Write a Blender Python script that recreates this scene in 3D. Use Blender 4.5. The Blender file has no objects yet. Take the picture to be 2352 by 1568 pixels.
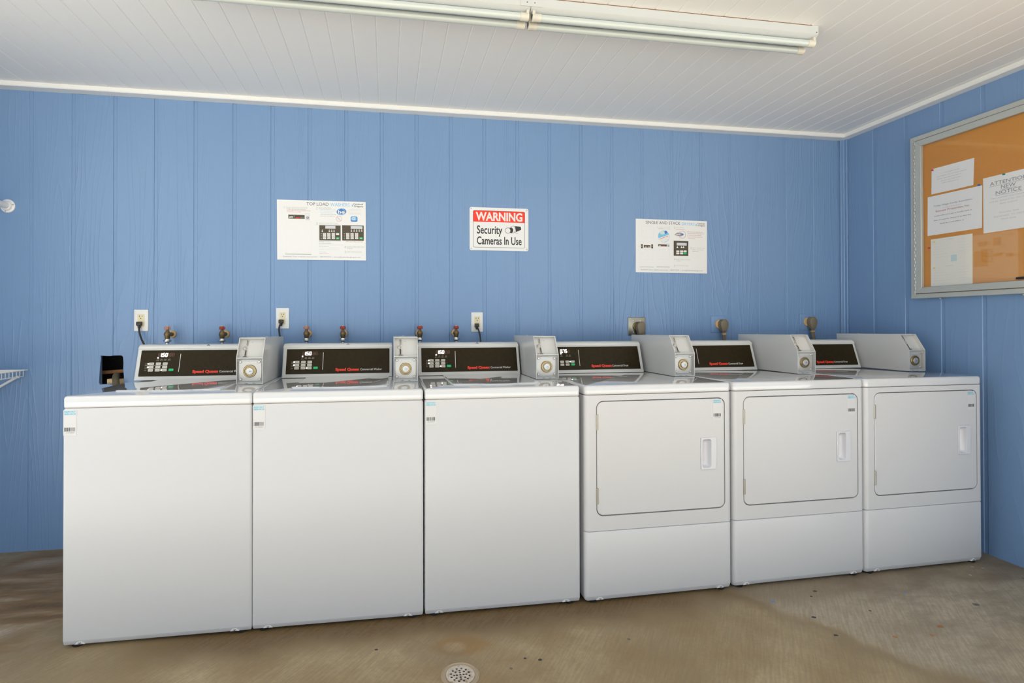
import bpy, bmesh, math, random
from mathutils import Vector, Matrix

scene = bpy.context.scene
C = bpy.context.collection

# ------------------------------------------------------------------ camera
FPX, PPX, PPY, IW, IH = 1183.935, 1074.407, 735.340, 2352.0, 1568.0
YAW, PITCH, ROLL = 0.1566, 0.0069, -0.0015
cam_d = bpy.data.cameras.new('camera')
cam_d.sensor_fit = 'HORIZONTAL'
cam_d.sensor_width = 36.0
cam_d.lens = FPX / IW * 36.0
cam_d.shift_x = (IW / 2 - PPX) / IW
cam_d.shift_y = (PPY - IH / 2) / IW
cam_d.clip_start = 0.02
cam = bpy.data.objects.new('camera', cam_d)
C.objects.link(cam)
F = Vector((math.sin(YAW) * math.cos(PITCH), math.cos(YAW) * math.cos(PITCH), math.sin(PITCH)))
R0 = Vector((math.cos(YAW), -math.sin(YAW), 0))
U0 = R0.cross(F)
R1 = R0 * math.cos(ROLL) + U0 * math.sin(ROLL)
U1 = -R0 * math.sin(ROLL) + U0 * math.cos(ROLL)
M = Matrix((R1, U1, -F)).transposed().to_4x4()
M.translation = Vector((-1.2637, -3.0004, 1.1734))
cam.matrix_world = M
scene.camera = cam

# ------------------------------------------------------------------ sky and exposure
world = bpy.data.worlds.new('overcast_sky')
scene.world = world
world.use_nodes = True
bg = world.node_tree.nodes['Background']
bg.inputs['Color'].default_value = (0.72, 0.86, 1.0, 1)
bg.inputs['Strength'].default_value = 0.9
sun_d = bpy.data.lights.new('sun', 'SUN')
sun_d.energy = 10.0
sun_d.angle = 0.02
sun_d.color = (1.0, 0.985, 0.965)
sun = bpy.data.objects.new('sun', sun_d)
C.objects.link(sun)
SUN_EL, SUN_AZ = math.radians(47), math.radians(26)      # stands high in front of the open side; its beam ends on the floor short of the machines
sun.rotation_euler = Vector((math.sin(SUN_AZ) * math.cos(SUN_EL), math.cos(SUN_AZ) * math.cos(SUN_EL), -math.sin(SUN_EL))).to_track_quat('-Z', 'Y').to_euler()
scene.view_settings.view_transform = 'Standard'
scene.view_settings.look = 'None'
scene.view_settings.exposure = 0.80
scene.view_settings.gamma = 1.0
scene.view_settings.use_curve_mapping = False
scene.cycles.max_bounces = 7
scene.cycles.diffuse_bounces = 4
scene.cycles.glossy_bounces = 3
scene.cycles.use_adaptive_sampling = True
scene.cycles.adaptive_threshold = 0.045
scene.cycles.caustics_reflective = False
scene.cycles.caustics_refractive = False
scene.cycles.transparent_max_bounces = 8

# ------------------------------------------------------------------ room numbers
XL, XR = -3.50, 1.7527
YR = -1.98                  # the right wall stops here, out of view, to let light in
XQ = 3.1                   # unseen right roof edge, left open to let light in
XO = -3.8                  # unseen left roof edge, left open to let light in
HC = 2.413                 # ceiling underside
HT = 2.390                 # underside of the ceiling trim
YF = -3.9                  # the open front of the room
rnd = random.Random(7)

# ------------------------------------------------------------------ materials
MATS = {}


def principled(name, col, rough=0.5, metal=0.0, spec=0.5, coat=0.0, coat_rough=0.05, emit=None, estr=0.0):
    m = bpy.data.materials.new(name)
    m.use_nodes = True
    b = m.node_tree.nodes['Principled BSDF']
    b.inputs['Base Color'].default_value = (*col, 1)
    b.inputs['Roughness'].default_value = rough
    b.inputs['Metallic'].default_value = metal
    b.inputs['Specular IOR Level'].default_value = spec
    b.inputs['Coat Weight'].default_value = coat
    b.inputs['Coat Roughness'].default_value = coat_rough
    if emit:
        b.inputs['Emission Color'].default_value = (*emit, 1)
        b.inputs['Emission Strength'].default_value = estr
    MATS[name] = m
    return m


class NT:
    """small helper to write node trees"""

    def __init__(self, mat):
        self.t = mat.node_tree
        self.n = self.t.nodes
        self.b = self.n['Principled BSDF']

    def new(self, typ, **kw):
        nd = self.n.new(typ)
        for k, v in kw.items():
            setattr(nd, k, v)
        return nd

    def link(self, a, b):
        self.t.links.new(a, b)

    def val(self, sock, v):
        if hasattr(v, 'is_output') or isinstance(v, bpy.types.NodeSocket):
            self.link(v, sock)
        else:
            sock.default_value = v

    def math(self, op, a, b=0.0, c=None, clamp=False):
        nd = self.new('ShaderNodeMath', operation=op, use_clamp=clamp)
        self.val(nd.inputs[0], a)
        self.val(nd.inputs[1], b)
        if c is not None:
            self.val(nd.inputs[2], c)
        return nd.outputs[0]

    def mapping(self, vec, scale=(1, 1, 1), loc=(0, 0, 0), rot=(0, 0, 0)):
        nd = self.new('ShaderNodeMapping')
        self.link(vec, nd.inputs['Vector'])
        nd.inputs['Scale'].default_value = scale
        nd.inputs['Location'].default_value = loc
        nd.inputs['Rotation'].default_value = rot
        return nd.outputs['Vector']

    def noise(self, vec, scale, detail=3.0, rough=0.5, dist=0.0):
        nd = self.new('ShaderNodeTexNoise')
        self.link(vec, nd.inputs['Vector'])
        nd.inputs['Scale'].default_value = scale
        nd.inputs['Detail'].default_value = detail
        nd.inputs['Roughness'].default_value = rough
        nd.inputs['Distortion'].default_value = dist
        return nd.outputs['Fac']

    def ramp(self, fac, stops):
        nd = self.new('ShaderNodeValToRGB')
        self.val(nd.inputs['Fac'], fac)
        el = nd.color_ramp.elements
        while len(el) < len(stops):
            el.new(0.5)
        for e, (p, c) in zip(el, stops):
            e.position = p
            e.color = (*c, 1) if len(c) == 3 else c
        return nd.outputs['Color']

    def mix(self, fac, a, b, blend='MIX'):
        nd = self.new('ShaderNodeMix', data_type='RGBA', blend_type=blend)
        self.val(nd.inputs['Factor'], fac)
        for s, v in ((nd.inputs['A'], a), (nd.inputs['B'], b)):
            pass
        self.val(nd.inputs[6], a if not isinstance(a, tuple) else (*a, 1))
        self.val(nd.inputs[7], b if not isinstance(b, tuple) else (*b, 1))
        return nd.outputs[2]

    def bump(self, h, strength, dist):
        nd = self.new('ShaderNodeBump')
        nd.inputs['Strength'].default_value = strength
        nd.inputs['Distance'].default_value = dist
        self.val(nd.inputs['Height'], h)
        self.link(nd.outputs['Normal'], self.b.inputs['Normal'])

    def pos(self):
        return self.new('ShaderNodeNewGeometry').outputs['Position']

    def sep(self, v):
        nd = self.new('ShaderNodeSeparateXYZ')
        self.link(v, nd.inputs[0])
        return nd.outputs


def wood_paint(name, axis):
    """satin blue paint over embossed cathedral wood grain (vertical)"""
    m = principled(name, (0.17, 0.30, 0.58), 0.33, spec=0.45)
    t = NT(m)
    p = t.pos()
    sc = (5.2, 1.0, 0.42) if axis == 'x' else (1.0, 5.2, 0.42)
    base = t.noise(t.mapping(p, sc), 1.0, 1.2, 0.4, 0.35)
    wob = t.noise(t.mapping(p, (22, 22, 5)), 1.0, 1.0)
    h = t.math('ADD', t.math('MULTIPLY', base, 20.0), t.math('MULTIPLY', wob, 0.6))
    fr = t.math('FRACT', h)
    line = t.math('POWER', t.math('ABSOLUTE', t.math('SUBTRACT', t.math('MULTIPLY', fr, 2.0), 1.0)), 5.0)
    area = t.noise(t.mapping(p, (2.2, 2.2, 0.9), (3, 1, 0)), 1.0, 2.0)
    mask = t.ramp(area, [(0.40, (0.15, 0.15, 0.15)), (0.58, (1, 1, 1))])
    fine = t.noise(t.mapping(p, (150, 150, 4)), 1.0, 1.0)
    hh = t.math('ADD', t.math('MULTIPLY', line, mask), t.math('MULTIPLY', fine, 0.25))
    t.bump(hh, 0.5 if axis == 'x' else 0.22, 0.0022)
    tone = t.noise(t.mapping(p, (1.1, 1.1, 0.5)), 1.0, 1.0)
    t.link(t.mix(tone, (0.170, 0.290, 0.505), (0.210, 0.340, 0.55)), t.b.inputs['Base Color'])
    return m


def build_materials():
    wood_paint('blue_paint_back', 'x')
    wood_paint('blue_paint_side', 'y')
    m = principled('ceiling_paint', (0.78, 0.78, 0.765), 0.45)
    t = NT(m)
    p = t.pos()
    g = t.noise(t.mapping(p, (60, 3, 60)), 1.0, 2.0)
    n2 = t.noise(p, 0.9, 2.0)
    t.link(t.mix(n2, (0.82, 0.825, 0.815), (0.87, 0.87, 0.855)), t.b.inputs['Base Color'])
    t.bump(g, 0.15, 0.001)
    principled('bounce_ground', (0.58, 0.56, 0.52), 0.8)  # pale colour of the unseen ground that bounces light indoors
    principled('trim_paint', (0.86, 0.86, 0.83), 0.4)
    principled('raw_board', (0.30, 0.14, 0.06), 0.8)
    principled('pine_block', (0.72, 0.52, 0.30), 0.7)
    principled('cavity_black', (0.012, 0.010, 0.010), 0.9)
    # white enamel
    m = principled('enamel', (0.61, 0.605, 0.61), 0.38, spec=0.45, coat=0.12, coat_rough=0.12)
    t = NT(m)
    n = t.noise(t.pos(), 420.0, 2.0)
    t.bump(n, 0.03, 0.0006)
    principled('enamel_top', (0.66, 0.66, 0.665), 0.10, spec=0.6, coat=0.9, coat_rough=0.03)
    principled('white_plastic', (0.64, 0.635, 0.615), 0.32)
    principled('handle_plastic', (0.65, 0.65, 0.69), 0.22, coat=0.5)
    m = principled('meter_paint', (0.60, 0.595, 0.575), 0.30, coat=0.3)
    m = principled('dark_panel', (0.022, 0.015, 0.006), 0.30, spec=0.16)
    t = NT(m)
    n = t.noise(t.pos(), 60.0, 4.0)
    t.link(t.mix(n, (0.012, 0.0075, 0.0012), (0.030, 0.019, 0.004)), t.b.inputs['Base Color'])
    principled('button_grey', (0.62, 0.59, 0.52), 0.4)
    principled('button_green', (0.0, 0.50, 0.16), 0.35)
    principled('print_grey', (0.50, 0.46, 0.38), 0.5)
    principled('print_red', (0.90, 0.035, 0.012), 0.45)
    principled('print_white', (0.80, 0.78, 0.74), 0.5)
    principled('print_black', (0.02, 0.017, 0.015), 0.5)
    principled('print_dark', (0.09, 0.09, 0.095), 0.5)
    principled('print_mid', (0.33, 0.33, 0.35), 0.5)
    principled('print_light', (0.62, 0.63, 0.66), 0.5)
    principled('print_pale', (0.76, 0.77, 0.80), 0.5)
    principled('print_blue', (0.22, 0.55, 0.80), 0.5)
    principled('print_deep_blue', (0.06, 0.20, 0.55), 0.5)
    principled('print_cyan', (0.12, 0.55, 0.74), 0.5)
    principled('print_sage', (0.50, 0.58, 0.50), 0.5)
    principled('print_brown', (0.07, 0.055, 0.03), 0.5)
    principled('print_maroon', (0.55, 0.16, 0.16), 0.5)
    principled('print_yellow', (0.80, 0.72, 0.30), 0.5)
    principled('print_teal', (0.60, 0.75, 0.74), 0.5)
    principled('led', (1, 0.95, 0.9), 0.4, emit=(1.0, 0.86, 0.80), estr=5.0)
    principled('led_off', (0.12, 0.045, 0.025), 0.4)
    principled('steel', (0.62, 0.60, 0.56), 0.28, metal=1.0)
    principled('plate_steel', (0.26, 0.24, 0.19), 0.3, metal=0.9)
    principled('steel_satin', (0.55, 0.54, 0.51), 0.42, metal=0.8)
    principled('vault_metal', (0.58, 0.55, 0.50), 0.40, metal=0.5)
    principled('bronze', (0.33, 0.25, 0.13), 0.32, metal=0.9)
    principled('brass_aged', (0.21, 0.14, 0.065), 0.45, metal=0.7)
    principled('tap_red', (0.36, 0.05, 0.025), 0.5)
    principled('tap_faded', (0.45, 0.22, 0.16), 0.6)
    principled('hinge_metal', (0.42, 0.39, 0.33), 0.4, metal=0.7)
    principled('rubber', (0.012, 0.012, 0.012), 0.6)
    principled('cord_black', (0.016, 0.012, 0.009), 0.4)
    principled('cord_brown', (0.17, 0.125, 0.075), 0.5)
    principled('plug_brown', (0.21, 0.17, 0.11), 0.5)
    principled('beige_socket', (0.62, 0.42, 0.20), 0.45)
    principled('ivory', (0.78, 0.68, 0.44), 0.4)
    principled('plate_white', (0.82, 0.81, 0.77), 0.35)
    principled('paper', (0.90, 0.90, 0.89), 0.7)
    principled('paper_cream', (0.90, 0.87, 0.78), 0.7)
    principled('sign_white', (0.82, 0.82, 0.81), 0.3)
    principled('aluminium', (0.50, 0.52, 0.49), 0.42, metal=0.2)
    principled('sticker_film', (0.635, 0.635, 0.635), 0.35)
    principled('lamp_white', (0.56, 0.58, 0.57), 0.35)
    principled('tube_glass', (0.55, 0.60, 0.57), 0.18, coat=0.5)
    principled('holder_ivory', (0.64, 0.61, 0.52), 0.4)
    principled('rust_fleck', (0.36, 0.17, 0.07), 0.8)
    principled('blue_fleck', (0.10, 0.22, 0.45), 0.6)
    principled('rust', (0.22, 0.09, 0.03), 0.9)
    principled('wire_white', (0.83, 0.83, 0.82), 0.35)
    principled('pin_red', (0.65, 0.03, 0.08), 0.35)
    principled('pin_blue', (0.05, 0.13, 0.42), 0.35)
    principled('pin_green', (0.02, 0.25, 0.18), 0.35)
    principled('clip_black', (0.02, 0.02, 0.03), 0.4)
    m = principled('hose_grey', (0.10, 0.085, 0.05), 0.8)
    t = NT(m)
    n = t.noise(t.pos(), 160.0, 4.0)
    t.link(t.mix(n, (0.05, 0.042, 0.025), (0.20, 0.165, 0.10)), t.b.inputs['Base Color'])
    # drain metals
    m = principled('drain_metal', (0.60, 0.55, 0.48), 0.4, metal=0.4)
    t = NT(m)
    n = t.noise(t.pos(), 55.0, 5.0, 0.6)
    t.link(t.ramp(n, [(0.30, (0.30, 0.20, 0.11)), (0.46, (0.56, 0.50, 0.43)), (0.7, (0.66, 0.62, 0.57))]), t.b.inputs['Base Color'])
    principled('drain_ring', (0.40, 0.32, 0.22), 0.4, metal=0.3)
    # cork with a paler rectangle that has darker spots in it
    m = principled('cork', (0.52, 0.24, 0.06), 0.85)
    t = NT(m)
    p = t.pos()
    s = t.sep(p)
    n = t.noise(p, 260.0, 3.0)
    n2 = t.noise(p, 3.0, 2.0)
    c = t.mix(n, (0.60, 0.24, 0.022), (0.73, 0.315, 0.04))

    def inside(y0, y1, z0, z1, soft=0.006):
        def edge(v, a, up):
            d = t.math('SUBTRACT', v, a) if up else t.math('SUBTRACT', a, v)
            return t.math('MULTIPLY_ADD', d, 1.0 / soft, 0.5, clamp=True)
        a = t.math('MULTIPLY', edge(s[1], y0, True), edge(s[1], y1, False))
        b = t.math('MULTIPLY', edge(s[2], z0, True), edge(s[2], z1, False))
        return t.math('MULTIPLY', a, b)
    pale_rect = inside(-0.965, -0.74, 1.378, 1.625)
    for q in ((-0.838, -0.776, 1.462, 1.543), (-0.90, -0.862, 1.505, 1.520), (-0.945, -0.915, 1.498, 1.515),
              (-0.835, -0.795, 1.565, 1.588), (-0.895, -0.862, 1.56, 1.60)):
        pale_rect = t.math('MULTIPLY', pale_rect, t.math('SUBTRACT', 1.0, t.math('MULTIPLY', inside(*q), 0.8)))
    c = t.mix(t.math('MULTIPLY', pale_rect, 0.55), c, (0.74, 0.42, 0.20))
    t.link(c, t.b.inputs['Base Color'])
    t.bump(n, 0.2, 0.001)
    # window glass of the notice case
    m = bpy.data.materials.new('pane_glass')
    m.use_nodes = True
    nt = m.node_tree
    nt.nodes.clear()
    out = nt.nodes.new('ShaderNodeOutputMaterial')
    mx = nt.nodes.new('ShaderNodeMixShader')
    tr = nt.nodes.new('ShaderNodeBsdfTransparent')
    gl = nt.nodes.new('ShaderNodeBsdfGlossy')
    lw = nt.nodes.new('ShaderNodeLayerWeight')
    lw.inputs['Blend'].default_value = 0.5
    pw = nt.nodes.new('ShaderNodeMath')
    pw.operation = 'POWER'
    pw.inputs[1].default_value = 5.0
    fr = nt.nodes.new('ShaderNodeMath')
    fr.operation = 'MULTIPLY_ADD'
    fr.inputs[1].default_value = 0.95
    fr.inputs[2].default_value = 0.035
    nt.links.new(lw.outputs['Facing'], pw.inputs[0])
    nt.links.new(pw.outputs[0], fr.inputs[0])
    gl.inputs['Roughness'].default_value = 0.03
    nt.links.new(fr.outputs[0], mx.inputs[0])
    nt.links.new(tr.outputs[0], mx.inputs[1])
    nt.links.new(gl.outputs[0], mx.inputs[2])
    nt.links.new(mx.outputs[0], out.inputs[0])
    MATS['pane_glass'] = m
    build_floor_material()


def build_floor_material():
    m = principled('concrete', (0.35, 0.29, 0.21), 0.55, spec=0.4)
    t = NT(m)
    p = t.pos()
    s = t.sep(p)
    x, y = s[0], s[1]
    warp = t.noise(p, 3.0, 2.5, 0.6)
    warp2 = t.noise(t.mapping(p, (1, 1, 1), (5, 3, 0)), 7.0, 2.0, 0.6)
    big = t.noise(p, 1.1, 3.0, 0.55)
    mid = t.noise(p, 5.0, 4.0, 0.6)
    fine = t.noise(p, 70.0, 2.0, 0.65)
    broom = t.noise(t.mapping(t.mapping(p, (1, 1, 1), (0, 0, 0), (0, 0, -0.9)), (9, 120, 1)), 1.0, 2.0, 0.6)
    col = t.ramp(big, [(0.32, (0.27, 0.20, 0.105)), (0.50, (0.385, 0.305, 0.18)), (0.68, (0.48, 0.40, 0.265))])
    col = t.mix(t.ramp(mid, [(0.40, (0, 0, 0)), (0.66, (0.8, 0.8, 0.8))]), col, (0.27, 0.185, 0.09))

    def smooth(v, a, b):
        nd = t.new('ShaderNodeMapRange', interpolation_type='SMOOTHSTEP')
        t.val(nd.inputs['Value'], v)
        nd.inputs['From Min'].default_value = a
        nd.inputs['From Max'].default_value = b
        return nd.outputs['Result']

    def blob(cx, cy, rx, ry, wamp=0.9, soft=0.55, rot=0.0):
        dx = t.math('SUBTRACT', x, cx)
        dy = t.math('SUBTRACT', y, cy)
        c_, s_ = math.cos(rot), math.sin(rot)
        ax = t.math('ADD', t.math('MULTIPLY', dx, c_ / rx), t.math('MULTIPLY', dy, s_ / rx))
        ay = t.math('ADD', t.math('MULTIPLY', dx, -s_ / ry), t.math('MULTIPLY', dy, c_ / ry))
        r = t.math('SQRT', t.math('ADD', t.math('MULTIPLY', ax, ax), t.math('MULTIPLY', ay, ay)))
        r = t.math('ADD', r, t.math('MULTIPLY', t.math('SUBTRACT', warp2, 0.5), wamp))
        return smooth(r, 1.0, 1.0 - soft)
    # grey, washed-out zone on the right with a darker tide line
    gline = t.math('SUBTRACT', t.math('ADD', x, t.math('MULTIPLY', t.math('SUBTRACT', warp, 0.5), 0.42)),
                   t.math('MULTIPLY_ADD', y, -0.62, -0.42))
    grey = smooth(gline, -0.02, 0.10)
    col = t.mix(t.math('MULTIPLY', grey, 0.7), col, (0.41, 0.37, 0.31))
    tide = t.math('MULTIPLY', smooth(gline, -0.09, -0.01), t.math('SUBTRACT', 1.0, smooth(gline, 0.0, 0.06)))
    col = t.mix(t.math('MULTIPLY', tide, 0.7), col, (0.22, 0.16, 0.085))
    warm = blob(1.25, -1.65, 0.65, 0.42, 0.8, 0.7, 0.3)
    col = t.mix(t.math('MULTIPLY', warm, 0.6), col, (0.45, 0.325, 0.18))
    mott = t.noise(t.mapping(p, (1.0, 2.2, 1), (2, 7, 0), (0, 0, -0.5)), 4.5, 3.0, 0.65)
    rgt = smooth(x, 0.3, 1.0)
    col = t.mix(t.math('MULTIPLY', rgt, t.ramp(mott, [(0.42, (0, 0, 0)), (0.62, (0.8, 0.8, 0.8))])), col, (0.22, 0.185, 0.14))
    # dirt and water marks along the foot of the machines
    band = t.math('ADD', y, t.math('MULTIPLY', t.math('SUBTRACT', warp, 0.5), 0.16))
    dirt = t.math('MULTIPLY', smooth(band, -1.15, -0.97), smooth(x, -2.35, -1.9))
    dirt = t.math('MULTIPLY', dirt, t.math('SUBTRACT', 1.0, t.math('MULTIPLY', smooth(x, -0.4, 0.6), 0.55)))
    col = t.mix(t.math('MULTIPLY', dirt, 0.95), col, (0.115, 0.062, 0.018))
    # brown wet-looking stain in the corner left of the machines
    st = blob(-2.75, -0.36, 0.60, 0.62, 0.7, 0.45, 0.2)
    streak = t.noise(t.mapping(p, (2.0, 9.0, 1), (0, 0, 0), (0, 0, 0.5)), 1.6, 4.0, 0.55)
    col = t.mix(t.math('MULTIPLY', st, 0.96), col,
                t.ramp(streak, [(0.34, (0.115, 0.055, 0.012)), (0.50, (0.235, 0.13, 0.045)), (0.66, (0.42, 0.31, 0.20))]))
    wh = blob(-2.86, -0.80, 0.30, 0.085, 1.0, 0.8, 0.1)
    col = t.mix(t.math('MULTIPLY', wh, 0.75), col, (0.58, 0.52, 0.43))
    wh2 = blob(-2.93, -0.16, 0.22, 0.07, 0.6, 0.9, 0.45)
    col = t.mix(t.math('MULTIPLY', wh2, 0.6), col, (0.42, 0.37, 0.30))
    # rust ring and damp patch by the drain
    ring = blob(-0.99, -1.13, 0.14, 0.075, 0.6, 0.5)
    col = t.mix(t.math('MULTIPLY', ring, 0.8), col, (0.27, 0.145, 0.035))
    inner = blob(-1.02, -1.135, 0.055, 0.04, 0.5, 0.6)
    col = t.mix(t.math('MULTIPLY', inner, 0.7), col, (0.42, 0.31, 0.18))
    damp = blob(-1.08, -1.18, 0.19, 0.09, 0.9, 0.7, -0.5)
    col = t.mix(t.math('MULTIPLY', damp, 0.35), col, (0.20, 0.165, 0.115))
    # paint flakes near the right wall
    vor = t.new('ShaderNodeTexVoronoi')
    t.link(p, vor.inputs['Vector'])
    vor.inputs['Scale'].default_value = 26.0
    fl = t.math('LESS_THAN', vor.outputs['Distance'], 0.16)
    where = t.math('MULTIPLY', smooth(x, 1.0, 1.5), t.math('GREATER_THAN', mid, 0.52))
    col = t.mix(t.math('MULTIPLY', t.math('MULTIPLY', fl, where), 0.7), col, (0.62, 0.60, 0.57))
    # dark specks everywhere
    vor2 = t.new('ShaderNodeTexVoronoi')
    t.link(p, vor2.inputs['Vector'])
    vor2.inputs['Scale'].default_value = 5.5
    vor2.inputs['Randomness'].default_value = 1.0
    sp = t.math('LESS_THAN', vor2.outputs['Distance'], 0.035)
    col = t.mix(t.math('MULTIPLY', sp, 0.8), col, (0.06, 0.05, 0.04))
    col = t.mix(t.math('MULTIPLY', t.math('SUBTRACT', fine, 0.35, clamp=True), 0.9), col, (0.20, 0.155, 0.10))
    bm_ = t.ramp(broom, [(0.36, (0, 0, 0)), (0.62, (1, 1, 1))])
    col = t.mix(t.math('MULTIPLY', bm_, 0.42), col, (0.20, 0.15, 0.09))
    t.link(col, t.b.inputs['Base Color'])
    t.link(t.math('MULTIPLY_ADD', mid, 0.35, 0.32), t.b.inputs['Roughness'])
    t.bump(t.math('ADD', t.math('MULTIPLY', broom, 0.6), fine), 0.3, 0.0015)


build_materials()


# ------------------------------------------------------------------ mesh helpers
def finish(me, angle=38.0):
    for pl in me.polygons:
        pl.use_smooth = True
    try:
        me.set_sharp_from_angle(angle=math.radians(angle))
    except Exception:
        pass


def obj(name, bm, mat, parent=None, angle=38.0):
    if isinstance(bm, bpy.types.Mesh):
        me = bm
    else:
        bmesh.ops.recalc_face_normals(bm, faces=bm.faces)
        me = bpy.data.meshes.new(name)
        bm.to_mesh(me)
        bm.free()
        finish(me, angle)
    if mat is not None:
        if len(me.materials) == 0:
            me.materials.append(MATS[mat])
    o = bpy.data.objects.new(name, me)
    C.objects.link(o)
    if parent is not None:
        o.parent = parent
    return o


def tag(o, label, cat, group=None):
    o['label'] = label
    o['category'] = cat
    if group:
        o['group'] = group
    return o


def thing(name, label, cat, loc=(0, 0, 0), rz=0.0, group=None):
    o = bpy.data.objects.new(name, None)
    o.empty_display_size = 0.05
    C.objects.link(o)
    o.location = loc
    o.rotation_euler = (0, 0, rz)
    return tag(o, label, cat, group)


def struct(o, label=None):
    o['kind'] = 'structure'
    if label:
        o['label'] = label
    return o


def B():
    return bmesh.new()


def add_box(bm, x0, x1, y0, y1, z0, z1, bevel=0.0, seg=2):
    vs = [bm.verts.new((x, y, z)) for x in (x0, x1) for y in (y0, y1) for z in (z0, z1)]
    fs = [(0, 1, 3, 2), (4, 6, 7, 5), (0, 4, 5, 1), (2, 3, 7, 6), (0, 2, 6, 4), (1, 5, 7, 3)]
    faces = [bm.faces.new([vs[i] for i in f]) for f in fs]
    if bevel > 0:
        ed = list({e for f in faces for e in f.edges})
        bmesh.ops.bevel(bm, geom=ed, offset=bevel, segments=seg, profile=0.5, affect='EDGES', clamp_overlap=True)
    return bm


def box(x0, x1, y0, y1, z0, z1, bevel=0.0, seg=2):
    return add_box(B(), x0, x1, y0, y1, z0, z1, bevel, seg)


def loft(bm, rings, cap0=True, cap1=True, closed=True):
    vr = [[bm.verts.new(p) for p in r] for r in rings]
    n = len(vr[0])
    for a, b in zip(vr[:-1], vr[1:]):
        for i in range(n if closed else n - 1):
            j = (i + 1) % n
            bm.faces.new((a[i], a[j], b[j], b[i]))
    if cap0:
        bm.faces.new(list(reversed(vr[0])))
    if cap1:
        bm.faces.new(vr[-1])
    return bm


def frame_axes(d):
    d = Vector(d).normalized()
    a = Vector((0, 0, 1)) if abs(d.z) < 0.9 else Vector((1, 0, 0))
    u = d.cross(a).normalized()
    v = d.cross(u).normalized()
    return d, u, v


def add_cyl(bm, p0, p1, r0, r1=None, n=20):
    r1 = r0 if r1 is None else r1
    p0, p1 = Vector(p0), Vector(p1)
    d, u, v = frame_axes(p1 - p0)
    ring = lambda c, r: [c + u * (r * math.cos(2 * math.pi * k / n)) + v * (r * math.sin(2 * math.pi * k / n)) for k in range(n)]
    return loft(bm, [ring(p0, r0), ring(p1, r1)])


def add_lathe(bm, p0, d, prof, n=24):
    """prof: list of (distance along d, radius)"""
    p0 = Vector(p0)
    d, u, v = frame_axes(d)
    rings = []
    for t, r in prof:
        r = max(r, 1e-5)
        rings.append([p0 + d * t + u * (r * math.cos(2 * math.pi * k / n)) + v * (r * math.sin(2 * math.pi * k / n)) for k in range(n)])
    return loft(bm, rings)


def catmull(pts, sub=8):
    P = [Vector(p) for p in pts]
    P = [P[0] * 2 - P[1]] + P + [P[-1] * 2 - P[-2]]
    out = []
    for i in range(1, len(P) - 2):
        for k in range(sub):
            t = k / sub
            out.append(0.5 * ((2 * P[i]) + (-P[i - 1] + P[i + 1]) * t + (2 * P[i - 1] - 5 * P[i] + 4 * P[i + 1] - P[i + 2]) * t * t
                              + (-P[i - 1] + 3 * P[i] - 3 * P[i + 1] + P[i + 2]) * t ** 3))
    out.append(P[-2])
    return out


def add_tube(bm, pts, r, n=12, smooth=8):
    path = catmull(pts, smooth) if smooth else [Vector(p) for p in pts]
    d0, u, v = frame_axes(path[1] - path[0])
    rings = []
    for i, p in enumerate(path):
        d = (path[min(i + 1, len(path) - 1)] - path[max(i - 1, 0)]).normalized()
        u = (u - d * u.dot(d)).normalized()
        v = d.cross(u)
        rings.append([p + u * (r * math.cos(2 * math.pi * k / n)) + v * (r * math.sin(2 * math.pi * k / n)) for k in range(n)])
    return loft(bm, rings)


def rrect(x0, x1, y0, y1, r, n=6):
    pts = []
    for cx, cy, a0 in ((x1 - r, y1 - r, 0), (x0 + r, y1 - r, 90), (x0 + r, y0 + r, 180), (x1 - r, y0 + r, 270)):
        for k in range(n + 1):
            a = math.radians(a0 + 90 * k / n)
            pts.append((cx + r * math.cos(a), cy + r * math.sin(a)))
    return pts


def circ(cx, cy, rx, ry=None, n=28, rot=0.0):
    ry = rx if ry is None else ry
    c, s = math.cos(rot), math.sin(rot)
    out = []
    for k in range(n):
        a = 2 * math.pi * k / n
        px, py = rx * math.cos(a), ry * math.sin(a)
        out.append((cx + px * c - py * s, cy + px * s + py * c))
    return out


class Frame:
    """a flat working plane: origin, right, up; out points at the viewer"""

    def __init__(self, o, u=(1, 0, 0), v=(0, 0, 1)):
        self.o, self.u, self.v = Vector(o), Vector(u).normalized(), Vector(v).normalized()
        self.n = self.u.cross(self.v)

    def p(self, x, y, z=0.0):
        return self.o + self.u * x + self.v * y + self.n * z


def plate(bm, fr, pts, z0, z1, bevel=0.0, seg=2):
    """polygon in the frame, extruded from z0 to z1 (towards the viewer), front rim bevelled"""
    a = [bm.verts.new(fr.p(x, y, z0)) for x, y in pts]
    b = [bm.verts.new(fr.p(x, y, z1)) for x, y in pts]
    n = len(pts)
    bm.faces.new(list(reversed(a)))
    front = bm.faces.new(b)
    for i in range(n):
        j = (i + 1) % n
        bm.faces.new((a[i], a[j], b[j], b[i]))
    if bevel > 0:
        bmesh.ops.bevel(bm, geom=list(front.edges), offset=bevel, segments=seg, profile=0.5, affect='EDGES', clamp_overlap=True)
    return bm


def curve_mesh(loops, depth, bevel=0.0):
    """flat filled outline; the first loop is the rim and the others are holes; z from -depth to 0"""
    cu = bpy.data.curves.new('outline', 'CURVE')
    cu.dimensions = '2D'
    cu.fill_mode = 'BOTH'
    cu.extrude = max(depth / 2 - bevel, 0.0)
    cu.bevel_depth = bevel
    cu.bevel_resolution = 2
    cu.offset = -bevel
    for lp in loops:
        sp = cu.splines.new('POLY')
        sp.points.add(len(lp) - 1)
        for q, (x, y) in zip(sp.points, lp):
            q.co = (x, y, 0, 1)
        sp.use_cyclic_u = True
    ob = bpy.data.objects.new('outline', cu)
    me = bpy.data.meshes.new_from_object(ob)
    bpy.data.objects.remove(ob)
    bpy.data.curves.remove(cu)
    for v in me.vertices:
        v.co.z -= depth / 2
    return me


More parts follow.
